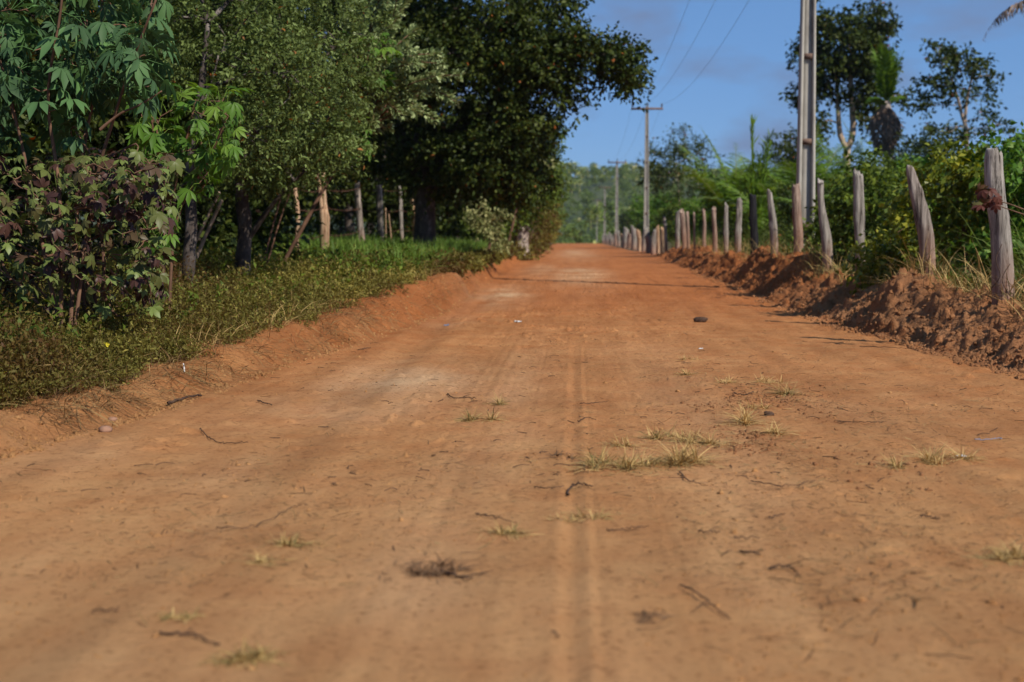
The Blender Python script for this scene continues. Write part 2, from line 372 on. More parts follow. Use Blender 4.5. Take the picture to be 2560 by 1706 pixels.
M['paper'] = simple_noise_mat('crumpled_paper', (.5, .5, .48), (.75, .75, .73), 20, rough=.7)
M['bluebag'] = simple_noise_mat('faded_blue_plastic', (.12, .16, .25), (.25, .3, .4), 20, rough=.5)
M['petal'] = simple_noise_mat('yellow_petal', (.75, .58, .02), (.85, .72, .05), 20, rough=.6)
M['stone'] = simple_noise_mat('brown_stone', (.2, .11, .07), (.36, .2, .13), 9, rough=.9, bd=.01)

# ------------------------------------------------------------------ terrain
def interp(y, tab):
    ys, vs = zip(*tab); return np.interp(y, ys, vs)
XL = [(-20, -2.5), (5.8, -2.38), (8, -2.18), (12, -1.85), (17, -1.58), (27, -1.6), (54, -1.8), (90, -2.1), (160, -2.5), (260, -2.6)]
XR = [(-20, 3.1), (9, 3.0), (13, 2.76), (17, 2.74), (22, 2.68), (28, 2.74), (45, 2.85), (60, 3.05), (160, 3.0), (260, 3.0)]
def xl(y): return interp(y, XL) + .05 * vnoise(np.asarray(y) * .9, 0 * np.asarray(y), None, 5) * sm((np.asarray(y) - 3) / 5) + .03 * vnoise(np.asarray(y) * 4, 0 * np.asarray(y), None, 6)
def xr(y): return interp(y, XR) + .10 * vnoise(np.asarray(y) * .7, 0 * np.asarray(y) + 3, None, 7) + .04 * vnoise(np.asarray(y) * 3.1, 0 * np.asarray(y), None, 8)
def base_z(y):
    y = np.asarray(y, float)
    return interp(y, [(-20, 0), (18, 0), (32, .12), (50, .2), (100, .25), (160, .28), (2000, .28)]) - 5.0 * sm((y - 168) / 130)
def bank_h(y):     # left bank
    return interp(y, [(-20, .10), (6, .10), (9, .13), (13, .24), (16, .34), (22, .34), (30, .30), (50, .2), (90, .12), (300, .1)])
def ridge_h(y):    # right spoil ridge
    h = interp(y, [(-20, .22), (8, .24), (10.2, .36), (11.2, .26), (12.3, .40), (13.1, .34), (14.3, .66), (15.3, .36), (16.6, .27), (18.2, .40), (19.6, .30), (22.3, .66), (24.5, .46), (26, .58), (28, .32), (31, .50), (33.5, .34), (38, .48), (41, .30), (46, .46), (52, .3), (58, .08), (80, .04), (400, 0)])
    return h
def height(x, y):
    x = np.asarray(x, float); y = np.asarray(y, float)
    b = base_z(y); L = xl(y); Rr = xr(y)
    # road surface
    z = b + .018 * fbm(x * .55, y * .28, None, 11, 3)
    near = sm((60 - y) / 40)
    on = sm((x - L) / .25) * sm((Rr - x) / .25)
    ruts = 0
    for cx, wd, dp in ((0.0, .024, .019), (.07, .010, .006), (-.66, .11, .008), (-.42, .016, .004), (-.35, .014, .003), (-.50, .014, .004), (-.57, .012, .003), (.66, .13, .006), (-.2, .012, .004), (.32, .012, .004), (1.9, .16, .012), (-1.35, .14, .014), (1.45, .05, .006)):
        c = cx + (.05 if abs(cx) > .1 else .012) * vnoise(y * .22 + cx * 3, y * 0, None, 21)
        t = (x - c) / wd
        if wd < .03: dp = dp * (sm((15 - y) / 8) if cx else (.12 + .88 * sm((13 - y) / 8)))
        ruts = ruts - dp * np.exp(-t * t) + dp * .45 * np.exp(-((np.abs(t) - 1.9) / .6) ** 2)
    rk = .45 + .55 * sm(vnoise(x * .8, y * .35, None, 33) * 1.3 + .4)
    z = z + on * ruts * rk * (near * .9 + .1)
    fine = .0055 * fbm(x * 7, y * 5, None, 40, 4, .6) + .0025 * vnoise(x * 38, y * 30, None, 41)
    lump = np.maximum(0, fbm(x * 13, y * 11, None, 43, 3) - .32) * .045
    rough_zone = .4 + .9 * sm(.5 + 1.2 * vnoise(x * .7 + 3, y * .45, None, 44))
    z = z + near * on * (fine * 1.5 + lump * rough_zone * 1.1) * (.35 + .65 * sm((y - 2.5) / 5))
    # left bank and verge
    dl = L - x
    bw = .34 + .1 * vnoise(y * 1.2, y * 0, None, 51)
    gul = .045 * fbm(y * 3.2 + x * .8, x * .8, None, 52, 3) * sm(dl / .15) * sm((1.1 - dl) / .6)
    wash = -.05 * np.maximum(0, vnoise(y * 5.5 + dl * 1.2, dl * .7, None, 53)) * sm(dl / .1) * sm((.6 - dl) / .4)
    z = z + bank_h(y) * sm(dl / bw) + (gul + wash) * sm((70 - y) / 30) + .16 * sm((dl - .4) / 3.2) + .05 * fbm(x * .8, y * .8, None, 54, 3) * sm((dl - .3) / .6)
    # right spoil ridge
    dr = x - Rr
    H = ridge_h(y) * (1 + .10 * vnoise(y * .85, y * 0 + 5, None, 61) + .16 * vnoise(y * 2.6, y * 0, None, 62))
    crest = .62 + .14 * vnoise(y * 1.0, y * 0, None, 63)
    up = .55 * sm(dr / crest) + .45 * np.clip(dr / crest, 0, 1); back = .62 * sm((dr - crest - .1) / .65)
    rid = H * up - np.maximum(H * back - .02, 0) * (dr > crest)
    cl = fbm(x * 2.6 + .5 * y, y * 2.0 - .4 * x, None, 64, 5, .6)
    cl2 = np.abs(fbm(x * 7 + .4 * y, y * 6, None, 65, 4, .65))
    steps = .10 * cl + .07 * cl2 - .02 + .07 * fbm(x * 12, y * 11, None, 69, 4, .65) + .035 * np.abs(fbm(x * 21, y * 19, None, 67, 2)) - .05 * np.maximum(0, vnoise(x * 4 + y * 2.5, y * 4.5 - x * 2, None, 68))
    amp = sm(dr / .12) * sm((1.3 - dr) / .5) * np.clip(H / .25, 0, 1.2)
    z = z + rid + amp * steps + .22 * sm((dr - .7) / 2.0)
    # scattered loose soil at the foot
    foot = np.exp(-((dr + .1) / .22) ** 2)
    z = z + foot * near * np.maximum(0, fbm(x * 8, y * 7, None, 66, 3)) * .05
    # far hill
    hill = 31 * sm((y - 330) / 260) * (1 + .10 * vnoise(x * .012, y * .01, None, 71)) + 8 * vnoise(x * .007, y * .006, None, 72) * sm((y - 300) / 200)
    side = .9 + .12 * sm((60 - x) / 120)
    z = z + hill * side
    return z
ys = [-14.0]
while ys[-1] < 1150:
    y = ys[-1]
    if y < 1.2: st = .5 if y < 0 else .1
    elif y < 30: st = max(.016, min(y * y / 1800, .05)) if not 9 < y < 17 else .034
    elif y < 60: st = .05 + (y - 30) * .006
    else: st = min(14, .23 + (y - 60) * .016)
    ys.append(y + st)
ys = np.array(ys)
def geom(a, b, n): return np.sign(b) * np.geomspace(a, abs(b), n)
nroad = 210
cols_l = np.concatenate([-np.geomspace(1.25, 500, 64)[::-1], -np.linspace(0, 1.2, 46)[::-1]])          # offset from xl
cols_r = np.concatenate([np.linspace(0, 1.5, 86), np.geomspace(1.56, 520, 64)])                          # offset from xr
LL, RR = xl(ys), xr(ys)
Xl = LL[:, None] + cols_l[None]; Xr = RR[:, None] + cols_r[None]
nroad = 40 + 176 + 70
Xm = np.concatenate([LL[:, None] + (-1.0 - LL)[:, None] * np.linspace(0, 1, 42)[None, 1:-1], np.broadcast_to(np.linspace(-1.0, 1.1, 176)[None], (len(ys), 176)), 1.1 + (RR - 1.1)[:, None] * np.linspace(0, 1, 72)[None, 1:-1]], 1)
XX = np.concatenate([Xl, Xm, Xr], 1); YY = np.broadcast_to(ys[:, None], XX.shape)
ZZ = height(XX, YY)
TV = np.stack([XX, YY, ZZ], -1)
nl, nr_ = len(cols_l), len(cols_r)
nc = XX.shape[1]
redv = .05 + .20 * sm((YY - 3.5) / 5) + .40 * sm((YY - 10) / 18) + .22 * sm((np.abs(XX - .8) - 1.6) / 1.4) * sm((YY - 6) / 10)
redv = redv - .35 * np.exp(-((YY - 15) / 6) ** 2) * (XX > RR[:, None] + .1)
sand = np.zeros_like(XX)
for px, py, sx, sy, a in ((1000, 955, .45, 1.5, 1.0), (800, 1020, .45, 1.0, .6), (1250, 745, .45, 3.2, 1.0), (1450, 700, .55, 6, .95), (1350, 690, .4, 6, .6), (1440, 645, .8, 18, .8), (1130, 800, .25, 1.6, .4),
                          (1650, 890, .5, 1.4, .16), (600, 1250, .5, .8, .2), (1900, 1450, .5, .6, .2), (150, 1130, .3, .6, .35), (1400, 1500, .5, .5, .15), (2150, 1010, .5, .9, .14)):
    gx, gy = gpt(px, py)
    sand = np.maximum(sand, a * np.exp(-((XX - gx) / sx) ** 2 - ((YY - gy) / sy) ** 2))
sand = np.maximum(sand, .22 * sm((4.6 - YY) / 2.2))
sand = np.maximum(sand, sm((15 - YY) / 8) * (.30 * np.exp(-((XX + .38) / .26) ** 2) + .24 * np.exp(-((XX - .62) / .25) ** 2) + .2 * np.exp(-((XX + 1.35) / .3) ** 2)))
sand = sand * np.clip(.65 + .8 * fbm(XX * 2.2, YY * 1.1, None, 81, 4), 0, 1.1)
def grid_obj(name, r0, r1, c0, c1, mat, kind='structure'):
    V = TV[r0:r1 + 1, c0:c1 + 1]; h, wd = V.shape[:2]
    i = np.arange((h - 1))[:, None] * wd; j = np.arange(wd - 1)[None]
    Q = np.stack([i + j, i + j + 1, i + wd + j + 1, i + wd + j], -1).reshape(-1, 4)
    at = {'red': redv[r0:r1 + 1, c0:c1 + 1].ravel(), 'sand': sand[r0:r1 + 1, c0:c1 + 1].ravel()}
    o = bpy.data.objects.new(name, mesh(name, V.reshape(-1, 3), Q, mat, at, True)); sc.collection.objects.link(o)
    o['kind'] = kind; return o
rE = int(np.searchsorted(ys, 240)); rB = int(np.searchsorted(ys, 75)); rH = int(np.searchsorted(ys, 320)); last = len(ys) - 1
cA, cB, cC, cD = 64, nl - 1, nl + nroad, nl + nroad + 85
grid_obj('road', 0, rE, cB, cC, M['road'])
grid_obj('earth_bank', 0, rB, cA, cB, M['bank_cut'])
grid_obj('earth_bank', 0, rB, cC, cD, M['bank'])
grid_obj('ground', 0, rB, 0, cA, M['ground']); grid_obj('ground', 0, rB, cD, nc - 1, M['ground'])
grid_obj('ground', rB, rE, 0, cB, M['ground']); grid_obj('ground', rB, rE, cC, nc - 1, M['ground'])
grid_obj('ground', rE, rH, 0, nc - 1, M['ground'])
grid_obj('hill', rH, last, 0, nc - 1, M['hill'])
def hz(x, y): return float(height(np.array([x]), np.array([y]))[0])
def ground_at(px, Y):
    x = W(px, VPY, Y)[0]; return np.array([x, Y, hz(x, Y)])

# ------------------------------------------------------------------ loose soil, pebbles, straw on the road (stuff)
def lumps(pos, size, seed, flat=.7):
    rng = np.random.default_rng(seed)
    u, v = np.meshgrid(np.linspace(0, 2 * math.pi, 7)[:-1], np.linspace(-1.2, 1.2, 4)); 
    base = np.stack([np.cos(u) * np.cos(v), np.sin(u) * np.cos(v), np.sin(v)], -1).reshape(-1, 3)
    base = np.vstack([base, [0, 0, 1], [0, 0, -1]])
    Q = []
    for i in range(3):
        for j in range(6): Q.append([i * 6 + j, i * 6 + (j + 1) % 6, (i + 1) * 6 + (j + 1) % 6, (i + 1) * 6 + j])
    for j in (0, 2, 4): Q.append([18 + j, 18 + (j + 1) % 6, 18 + (j + 2) % 6, 24]); 
    for j in (0, 2, 4): Q.append([(j + 2) % 6, (j + 1) % 6, j, 25])
    Q = np.array(Q); N = len(pos)
    jit = 1 + rng.normal(0, .3, (N, 26, 1)); sc3 = rng.uniform(.6, 1.2, (N, 1, 3)) * np.array([1, 1, flat])
    a = rng.uniform(0, 6.28, N); c, s = np.cos(a), np.sin(a)
    V = base[None] * jit * sc3 * np.asarray(size)[:, None, None]
    V = np.stack([V[..., 0] * c[:, None] - V[..., 1] * s[:, None], V[..., 0] * s[:, None] + V[..., 1] * c[:, None], V[..., 2]], -1)
    V = V + pos[:, None]
    return V.reshape(-1, 3), (Q[None] + (np.arange(N) * 26)[:, None, None]).reshape(-1, 4), None
rng = np.random.default_rng(4)
def persp_y(n, y0, y1, rng, p=1.0):
    u = rng.uniform(0, 1, n); a, b = y0 ** -p, y1 ** -p
    return (a + (b - a) * u) ** (-1 / p)
def road_points(n, y0, y1, rng, clumpy=True):
    y = persp_y(n, y0, y1, rng, .8); x = xl(y) + (xr(y) - xl(y)) * rng.uniform(0.02, .98, n)
    if clumpy:
        k = fbm(x * 1.1, y * .6, None, 90, 3) + .5 * (np.exp(-((x - 1.0) / .8) ** 2)) - .1 > rng.uniform(-.35, .45, n)
        x, y = x[k], y[k]
    return np.stack([x, y, height(x, y)], 1)
P = road_points(9000, 2.2, 30, rng); sz = rng.uniform(.002, .0065, len(P)) * (1 + (rng.uniform(0, 1, len(P)) > .97) * 1.6)
G = lumps(P, sz, 5)
mo = single('pebbles', G, M['road'], (0, 0, 0), 'tiny soil crumbs and pebbles strewn over the dirt road', 'gravel', kind='stuff')
y = persp_y(16000, 7.5, 34, rng, .7); x = xr(y) + np.abs(rng.normal(0, .42, len(y))) - .14
P = np.stack([x, y, height(x, y)], 1); sz = .004 + .022 * rng.uniform(0, 1, len(P)) ** 7
G2 = lumps(P, sz, 6, .85)
single('loose_soil', G2, M['bank'], (0, 0, 0), 'crumbled clods of red soil lying on and below the right earth ridge', 'soil', kind='stuff')
y = persp_y(5200, 4.6, 30, rng, .8); x = xl(y) - np.abs(rng.normal(.1, .25, len(y))) + .08
single('loose_soil', lumps(np.stack([x, y, height(x, y)], 1), .0035 + .016 * rng.uniform(0, 1, len(x)) ** 6, 9, .8), M['bank_cut'], (0, 0, 0), 'small crumbs of soil lying on and below the left earth bank', 'soil', kind='stuff')
def bits(P, L, wd, rng, tint):
    a = rng.uniform(0, 6.28, len(P)); d = np.stack([np.cos(a), np.sin(a), rng.normal(.02, .12, len(P))], 1)
    return blades(P + [0, 0, .003], d, L, wd, rng.uniform(-.25, .35, len(P)), tint, rng)
P = road_points(15000, 3.5, 36, rng)
G = bits(P, rng.uniform(.012, .05, len(P)), .003, rng, rng.uniform(0, .75, len(P)) ** 1.3)
P = road_points(1800, 3, 26, rng)
G3 = bits(P, rng.uniform(.05, .14, len(P)), .0035, rng, rng.uniform(0, .6, len(P)))
n = 5200; y = rng.normal(7.3, 1.5, n); x = rng.normal(1.0, .55, n) + .35 * (y - 7); k = (fbm(x * 2.6, y * 1.6, None, 150, 3) > rng.uniform(-.1, .5, n)) & (y > 4); x, y = x[k], y[k]
P = np.stack([x, y, height(x, y)], 1); G4 = bits(P, rng.uniform(.012, .06, len(P)), .0036, rng, rng.uniform(0, .8, len(P)))
n = 3000; y = rng.normal(7.1, .95, n); x = 1.10 + rng.normal(0, .17, n) + .25 * vnoise(y * 1.3, 0 * y, None, 155); k = (fbm(x * 3, y * 2, None, 152, 3) > rng.uniform(-.1, .4, n)) & (y > 5); x, y = x[k], y[k]
single('soil_crumbs', lumps(np.stack([x, y, height(x, y)], 1), .003 + .010 * rng.uniform(0, 1, len(x)) ** 3, 8, .8), M['bank'], (0, 0, 0), 'dark crumbled soil scattered right of the road centre', 'soil', kind='stuff')
single('straw_litter', join([G, G3, G4]), M['straw'], (0, 0, 0), 'fine dry straw and root bits scattered across the dirt road', 'litter', kind='stuff')

# ------------------------------------------------------------------ right fence posts
def make_post(name, label, group, pts, widths, mat, seed, split=False, rough=.16, top_slant=.5):
    """pts: world points base->top, widths: diameters along them"""
    rg = np.random.default_rng(seed)
    P = spline(pts, 34); t = np.linspace(0, 1, 34)
    r = np.interp(t, np.linspace(0, 1, len(widths)), np.array(widths) / 2)
    S = 22; a = np.linspace(0, 2 * math.pi, S, endpoint=False)
    T = nrm(np.gradient(P, axis=0)); U = nrm(np.cross(T, [0, 1, .05])); B = np.cross(T, U)
    zz = P[:, 2][:, None] - P[0, 2]
    ca, sa = np.cos(a)[None] + 0 * zz, np.sin(a)[None] + 0 * zz
    m = 1 + rough * vnoise(ca * 1.3 + seed, sa * 1.3, zz * 2.2, seed) - .28 * np.maximum(0, vnoise(ca * 2.6, sa * 2.6 + seed, zz * .7, seed + 3)) + .06 * vnoise(ca * 5, sa * 5, zz * 6, seed + 5)
    kn = rg.uniform(.2, 1.2); ka = rg.uniform(0, 6.28)
    m = m + .22 * np.exp(-((zz - kn) / .05) ** 2) * np.maximum(0, np.cos(a[None] - ka)) ** 3
    rr = r[:, None] * m
    V = P[:, None] + rr[..., None] * (ca[..., None] * U[:, None] + sa[..., None] * B[:, None])
    top = V[-1].copy(); sl = rg.normal(0, 1, 2); 
    for q in range(S):
        V[-1, q, 2] += top_slant * r[-1] * (sl[0] * np.cos(a[q]) + sl[1] * np.sin(a[q])) + .25 * r[-1] * rg.normal()
    rings = [V[k] for k in range(34)]
    c = V[-1].mean(0)
    rings.append(c + (V[-1] - c) * .82 + [0, 0, .02 * r[-1] / .05]); rings.append(c + (V[-1] - c) * .35 + [0, 0, -.1 * r[-1]]); rings.append(c + (V[-1] - c) * .02 + [0, 0, -.15 * r[-1]])
    VV = np.concatenate(rings); n = len(rings)
    i = np.arange(n - 1)[:, None] * S; j = np.arange(S)[None]; j2 = (j + 1) % S
    Q = np.stack([i + j, i + j2, i + S + j2, i + S + j], -1).reshape(-1, 4)
    base = P[0] + (P[1] - P[0]) * 0
    loc = np.array([pts[0][0], pts[0][1], pts[0][2] + .3])
    return single(name, (VV, Q, None), mat, loc, label, 'fence post', group, smooth=True)
GR = 'wooden posts of the right roadside fence'
# px top, py top, [mid points px,py,...], px base, py base, widths px (base .. top), X, material, label
RP = [
 (3.50, [(2512, 770), (2505, 640), (2496, 540), (2486, 450), (2485, 391)], [54, 50, 48, 46, 42], 'post', 'thick grey weathered post nearest the camera, crossed by a red-leaved sprig'),
 (3.50, [(2320, 690), (2316, 620), (2303, 540), (2286, 470), (2274, 422)], [44, 38, 40, 30, 20], 'post_dark', 'dark leaning post with a bend, rising behind the tallest soil mound'),
 (3.50, [(2150, 700), (2150, 620), (2147, 550), (2146, 490), (2145, 437)], [24, 24, 28, 24, 24], 'post', 'straight grey post between the bent dark post and the notched post'),
 (3.50, [(2073, 690), (2068, 620), (2060, 560), (2052, 505), (2051, 455)], [24, 24, 22, 16, 17], 'post', 'grey post leaning left with a notch near its top, just right of the concrete pole'),
 (3.50, [(1997, 640), (1995, 580), (1992, 530), (1990, 466)], [26, 25, 24, 19], 'post_red', 'reddish grey post standing directly in front of the concrete pole foot'),
 (3.50, [(1938, 640), (1934, 580), (1929, 530), (1924, 480)], [20, 20, 18, 13], 'post', 'pale grey post leaning left, between the concrete pole and the black post'),
 (3.50, [(1887, 645), (1886, 600), (1883, 550), (1882, 490)], [19, 20, 19, 16], 'post_black', 'charred black fence post standing on the red soil ridge'),
 (3.50, [(1844, 640), (1845, 590), (1847, 545), (1848, 504)], [17, 16, 16, 14], 'post', 'grey fence post immediately left of the black post'),
 (3.50, [(1816, 635), (1815, 590), (1815, 550), (1816, 513)], [12, 12, 11, 9], 'post', 'slim pinkish grey post, second to the left of the black post'),
 (3.50, [(1788, 638), (1787, 590), (1785, 550), (1785, 522)], [13, 12, 11, 10], 'post_red', 'slim post with a red dusted foot, third to the left of the black post'),
 (3.50, [(1763, 640), (1760, 600), (1761, 560), (1759, 526)], [10, 9, 8, 8], 'post_red', 'thin crooked red dusted post, fourth to the left of the black post'),
 (3.45, [(1737, 628), (1736, 590), (1735, 532)], [6, 6, 5], 'post_red', 'very thin dark red stake in the leaves between slim posts'),
 (3.45, [(1722, 622), (1720, 580), (1718, 531)], [9, 8, 7], 'post_red', 'thin orange brown stake just right of the paired posts'),
 (3.42, [(1714, 622), (1709, 580), (1705, 530)], [14, 13, 12], 'post_red', 'right one of the two wide posts standing pressed together'),
 (3.42, [(1694, 620), (1694, 580), (1696, 531)], [13, 12, 11], 'post', 'left one of the two wide posts standing pressed together'),
 (3.40, [(1667, 618), (1664, 580), (1660, 543)], [8, 8, 6], 'post', 'crooked whitish stake left of the paired posts'),
 (3.38, [(1656, 632), (1655, 600), (1655, 572)], [10, 10, 9], 'post_tan', 'short tan post beside the crooked whitish stake'),
 (3.36, [(1645, 634), (1645, 600), (1644, 568)], [10, 9, 8], 'post_tan', 'short tan post, last before the dense row of posts'),
]
k = 0
for X, pts, wd, mt, lab in RP:
    u0, v0 = pts[len(pts) // 2]
    d = _cm @ np.array([(pts[0][0] - 1280.0) / F, -(pts[0][1] - 853.0) / F, -1.0]); Y = X * d[1] / d[0]
    ppm = F / Y
    wp = [W(u, v, Y) for u, v in pts]
    wp[0][2] = min(wp[0][2], hz(X, Y)) - .3 if True else 0
    make_post('fence_post', lab, GR, wp, [q / ppm for q in wd], M[mt], 100 + k, rough=.14); k += 1
# dense far row
far_x = [(1634, 575, 14), (1622, 582, 15), (1609, 583, 13), (1598, 581, 12), (1585, 578, 14), (1573, 582, 15), (1563, 581, 15), (1556, 580, 8), (1547, 583, 8), (1539, 582, 6)]
for j, (u, v, q) in enumerate(far_x):
    X = 3.25; d = _cm @ np.array([(u - 1280.0) / F, -(600 - 853.0) / F, -1.0]); Y = X * d[1] / d[0]
    ppm = F / Y; x0 = W(u, 600, Y)[0]; zt = W(u, v, Y)[2]; zb = hz(x0, Y)
    zt = max(zt, zb + .8)
    make_post('fence_post', 'weathered post in the distant dense row at the roadside by the far pole', GR,
              [(x0 + .02, Y, zb - .3), (x0, Y, (zb + zt) / 2), (x0 + random.Random(j).uniform(-.12, .12), Y, zt + random.Random(j + 50).uniform(-.22, .2))], [q / ppm, q / ppm * .95, q / ppm * .85], M[['post', 'post_red', 'post', 'post_tan'][j % 4]], 200 + j)
for j in range(12):
    Y = 112 + j * 6.0; zb = hz(3.3, Y)
    make_post('fence_post', 'tiny distant grey post where the road reaches its crest', GR, [(3.35, Y, zb - .3), (3.3, Y, zb + .6), (3.33 + random.Random(j).uniform(-.12, .12), Y, zb + random.Random(j).uniform(.8, 1.3))], [.15, .14, .12], M['post'], 240 + j)

# ------------------------------------------------------------------ left fence posts and wires
GL = 'wooden posts of the left fence'
LP = [
 (23.0, [(816, 715), (812, 640), (810, 560), (806, 500), (802, 443)], [22, 21, 22, 20, 17], 'post_tan', 'pale tan split fence post with two prongs, in the weeds'),
 (21.0, [(750, 720), (746, 660), (741, 600), (745, 540), (737, 470)], [15, 15, 10, 13, 11], 'post_tan', 'thin twisted orange lit post left of the split post'),
 (29.0, [(908, 640), (902, 580), (897, 520), (892, 462)], [18, 18, 17, 14], 'post_dark', 'leaning brown post half in shade, right of the split post'),
 (33.0, [(953, 620), (951, 560), (949, 510), (948, 466)], [18, 17, 16, 15], 'post', 'light grey upright post with a flat cut top above green grass'),
 (35.0, [(1007, 625), (1003, 560), (1002, 510), (1000, 468)], [11, 11, 10, 9], 'post', 'slender pale pole, straight, between two thicker fence posts'),
 (35.5, [(1039, 625), (1037, 560), (1034, 510), (1032, 475)], [18, 17, 16, 16], 'post_tan', 'tan grey post rightmost of the left fence, its top lost in shade'),
]
for j, (Y, pts, wd, mt, lab) in enumerate(LP):
    wp = [W(u, v, Y) for u, v in pts]; ppm = F / Y
    wp[0][2] = min(wp[0][2], hz(wp[0][0], Y)) - .25
    if j == 0:
        base = wp[0].copy(); r = thing('fence_post', lab, 'fence post', (base[0], base[1], base[2] + .25), GL)
        a = spline(wp, 26)
        def prong(off, seed, i0, top, w0, w1):
            pts_ = a[i0:] + np.linspace(0, 1, 26 - i0)[:, None] * np.array(off) + np.array(off) * .45
            pts_[-1, 2] += top
            return tube(pts_, np.linspace(w0, w1, len(pts_)), 12, True, .3, seed)
        G = join([tube(a[:17], np.linspace(.072, .066, 17), 14, True, .22, 3), prong((-.028, 0, 0), 4, 11, .05, .045, .026), prong((.026, .01, 0), 5, 9, .07, .046, .028)])
        part('shaft', G, M['post_tan'], r, True)
        G = tube([wp[1] + [.05, 0, 0], wp[2] + [.075, -.02, .1], wp[3] + [.05, 0, -.05]], [.02, .028, .012], 8, True, .3, 6)
        part('splinter', G, M['post_tan'], r, True)
    else:
        make_post('fence_post', lab, GL, wp, [q / ppm for q in wd], M[mt], 300 + j, rough=.2)
def wire(lab, pts, r, mat, barbs=True, group=None, sag=.02, n=60):
    Ps = []
    for k in range(len(pts) - 1):
        t = np.linspace(0, 1, n // (len(pts) - 1) + 2)[(0 if k == 0 else 1):]
        p = np.array(pts[k])[None] * (1 - t[:, None]) + np.array(pts[k + 1])[None] * t[:, None]
        p[:, 2] -= 4 * sag * t * (1 - t); Ps.append(p)
    P = np.concatenate(Ps); G = [tube(P, r, 5, False)]
    if barbs:
        L = np.cumsum(np.r_[0, np.linalg.norm(np.diff(P, axis=0), axis=1)])
        for s in np.arange(.1, L[-1], .18):
            c = np.array([np.interp(s, L, P[:, q]) for q in range(3)]); e = rng.normal(0, .013, 3)
            G.append(tube([c - e, c, c + e], r * .8, 4, False))
    return single('barbed_wire' if barbs else 'wire', join(G), mat, P[0], lab, 'wire', group)
gw = 'strands of the left fence'
posx = [(21.0, 742), (23.0, 808), (29.0, 900), (33.0, 950), (35.0, 1003), (35.5, 1036)]
for v, lab in (((470, 474, 470, 473, 474, 476), 'top rusty strand of the left wire fence'), ((522, 518, 522, 524, 525, 526), 'middle rusty strand of the left wire fence'), ((592, 587, 578, 577, 573, 573), 'bottom rusty strand of the left wire fence, just over the grass')):
    wire(lab, [W(u, vv, Y - .09) for (Y, u), vv in zip(posx, v)], .0055, M['rust'], True, gw, .05)
for lab, a, b_ in (('left one of two thin orange sticks leaning between grey fence posts', (964, 520, 625), (963, 0, 0)), ('right one of two thin orange sticks leaning between grey fence posts', (972, 535, 625), (981, 0, 0))):
    p0, p1 = W(a[0], a[1], 34), W(b_[0], a[2], 34); p1[2] = hz(p1[0], 34) - .1
    single('stick', tube(spline([p1, (p0 + p1) / 2 + [.01, 0, 0], p0], 10), np.linspace(.018, .012, 10), 7, True, .2, 9), M['post_tan'], p1, lab, 'stick', smooth=True)

# ------------------------------------------------------------------ concrete poles and power lines
PX = 3.72
def make_pole(lab, X, Y, H, arm=True, detailed=True):
    z0 = hz(X, Y) - .4
    r = thing('concrete_pole', lab, 'utility pole', (X, Y, z0 + .4), 'concrete utility poles along the right roadside')
    def wid(t): return .30 * (1 - t) + .17 * t
    def dep(t): return .26 * (1 - t) + .14 * t
    n = 25; ts = np.linspace(0, 1, n)
    def prism(x0, x1, y0, y1, t0=0., t1=1.):
        """tapered box; x0.. are fractions of half width / depth"""
        tt_ = np.linspace(t0, t1, max(3, int(n * (t1 - t0)))); rows = []
        for t in tt_:
            w2, d2 = wid(t) / 2, dep(t) / 2; z = z0 + t * (H + .4)
            rows.append([[X + x0 * w2, Y + y0 * d2, z], [X + x1 * w2, Y + y0 * d2, z], [X + x1 * w2, Y + y1 * d2, z], [X + x0 * w2, Y + y1 * d2, z]])
        V = np.array(rows).reshape(-1, 3); m = len(tt_)
        Q = [[4 * k + q, 4 * k + (q + 1) % 4, 4 * k + 4 + (q + 1) % 4, 4 * k + 4 + q] for k in range(m - 1) for q in range(4)]
        Q += [[4 * m - 4, 4 * m - 3, 4 * m - 2, 4 * m - 1], [3, 2, 1, 0]]
        return V, np.array(Q), None
    part('flange', prism(-1, -.62, -1, 1), M['concrete'], r)
    part('flange', prism(.62, 1, -1, 1), M['concrete'], r)
    part('web', prism(-.615, .615, -.38, -.1), M['concrete'], r)
    nr = int(H / 1.36)
    for q in range(nr):
        t = (.62 + q * 1.36 + .4) / (H + .4)
        w2, d2 = wid(t) / 2, dep(t) / 2
        part('rung', box((X, Y, z0 + t * (H + .4)), (2 * w2 * .614, 2 * d2 * .93, .085)), M['rung'], r)
    tops = []
    zt = z0 + .4 + H
    if arm:
        part('crossarm', box((X, Y - .13, zt - .16), (1.7, .09, .11)), M['rung'], r)
        for dx in (-.78, .78, .02):
            b0 = np.array([X + dx, Y - .13, zt - .1 + (.06 if dx == .02 else 0)])
            i = part('insulator', tube([b0, b0 + [0, 0, .06], b0 + [0, 0, .07], b0 + [0, 0, .12], b0 + [0, 0, .13], b0 + [0, 0, .18], b0 + [0, 0, .21]], [.02, .02, .055, .05, .035, .045, .03], 10), M['porcelain'], r, True)
            tops.append(b0 + [0, 0, .2])
    return tops
PY = [23.4, 77.0, 131, 196, 262]
names = ['tall grey concrete pole with ladder-like recesses, its top above the picture',
         'concrete pole with a T-shaped crossarm against the sky, second from the camera',
         'small distant concrete pole with a crossarm in front of the wooded hill',
         'faint far concrete pole, fourth from the camera', 'faintest and farthest concrete pole beside the road end']
HT = [7.95, 7.95, 7.95, 7.95, 7.95]
tops = []
for j, (Y, lab) in enumerate(zip(PY, names)):
    tops.append(make_pole(lab, PX + (.0, .05, .0, .2, .1)[j], Y, HT[j] - hz(PX, Y)))
tops.insert(0, [t + np.array([0, -54, 0]) for t in tops[0]])
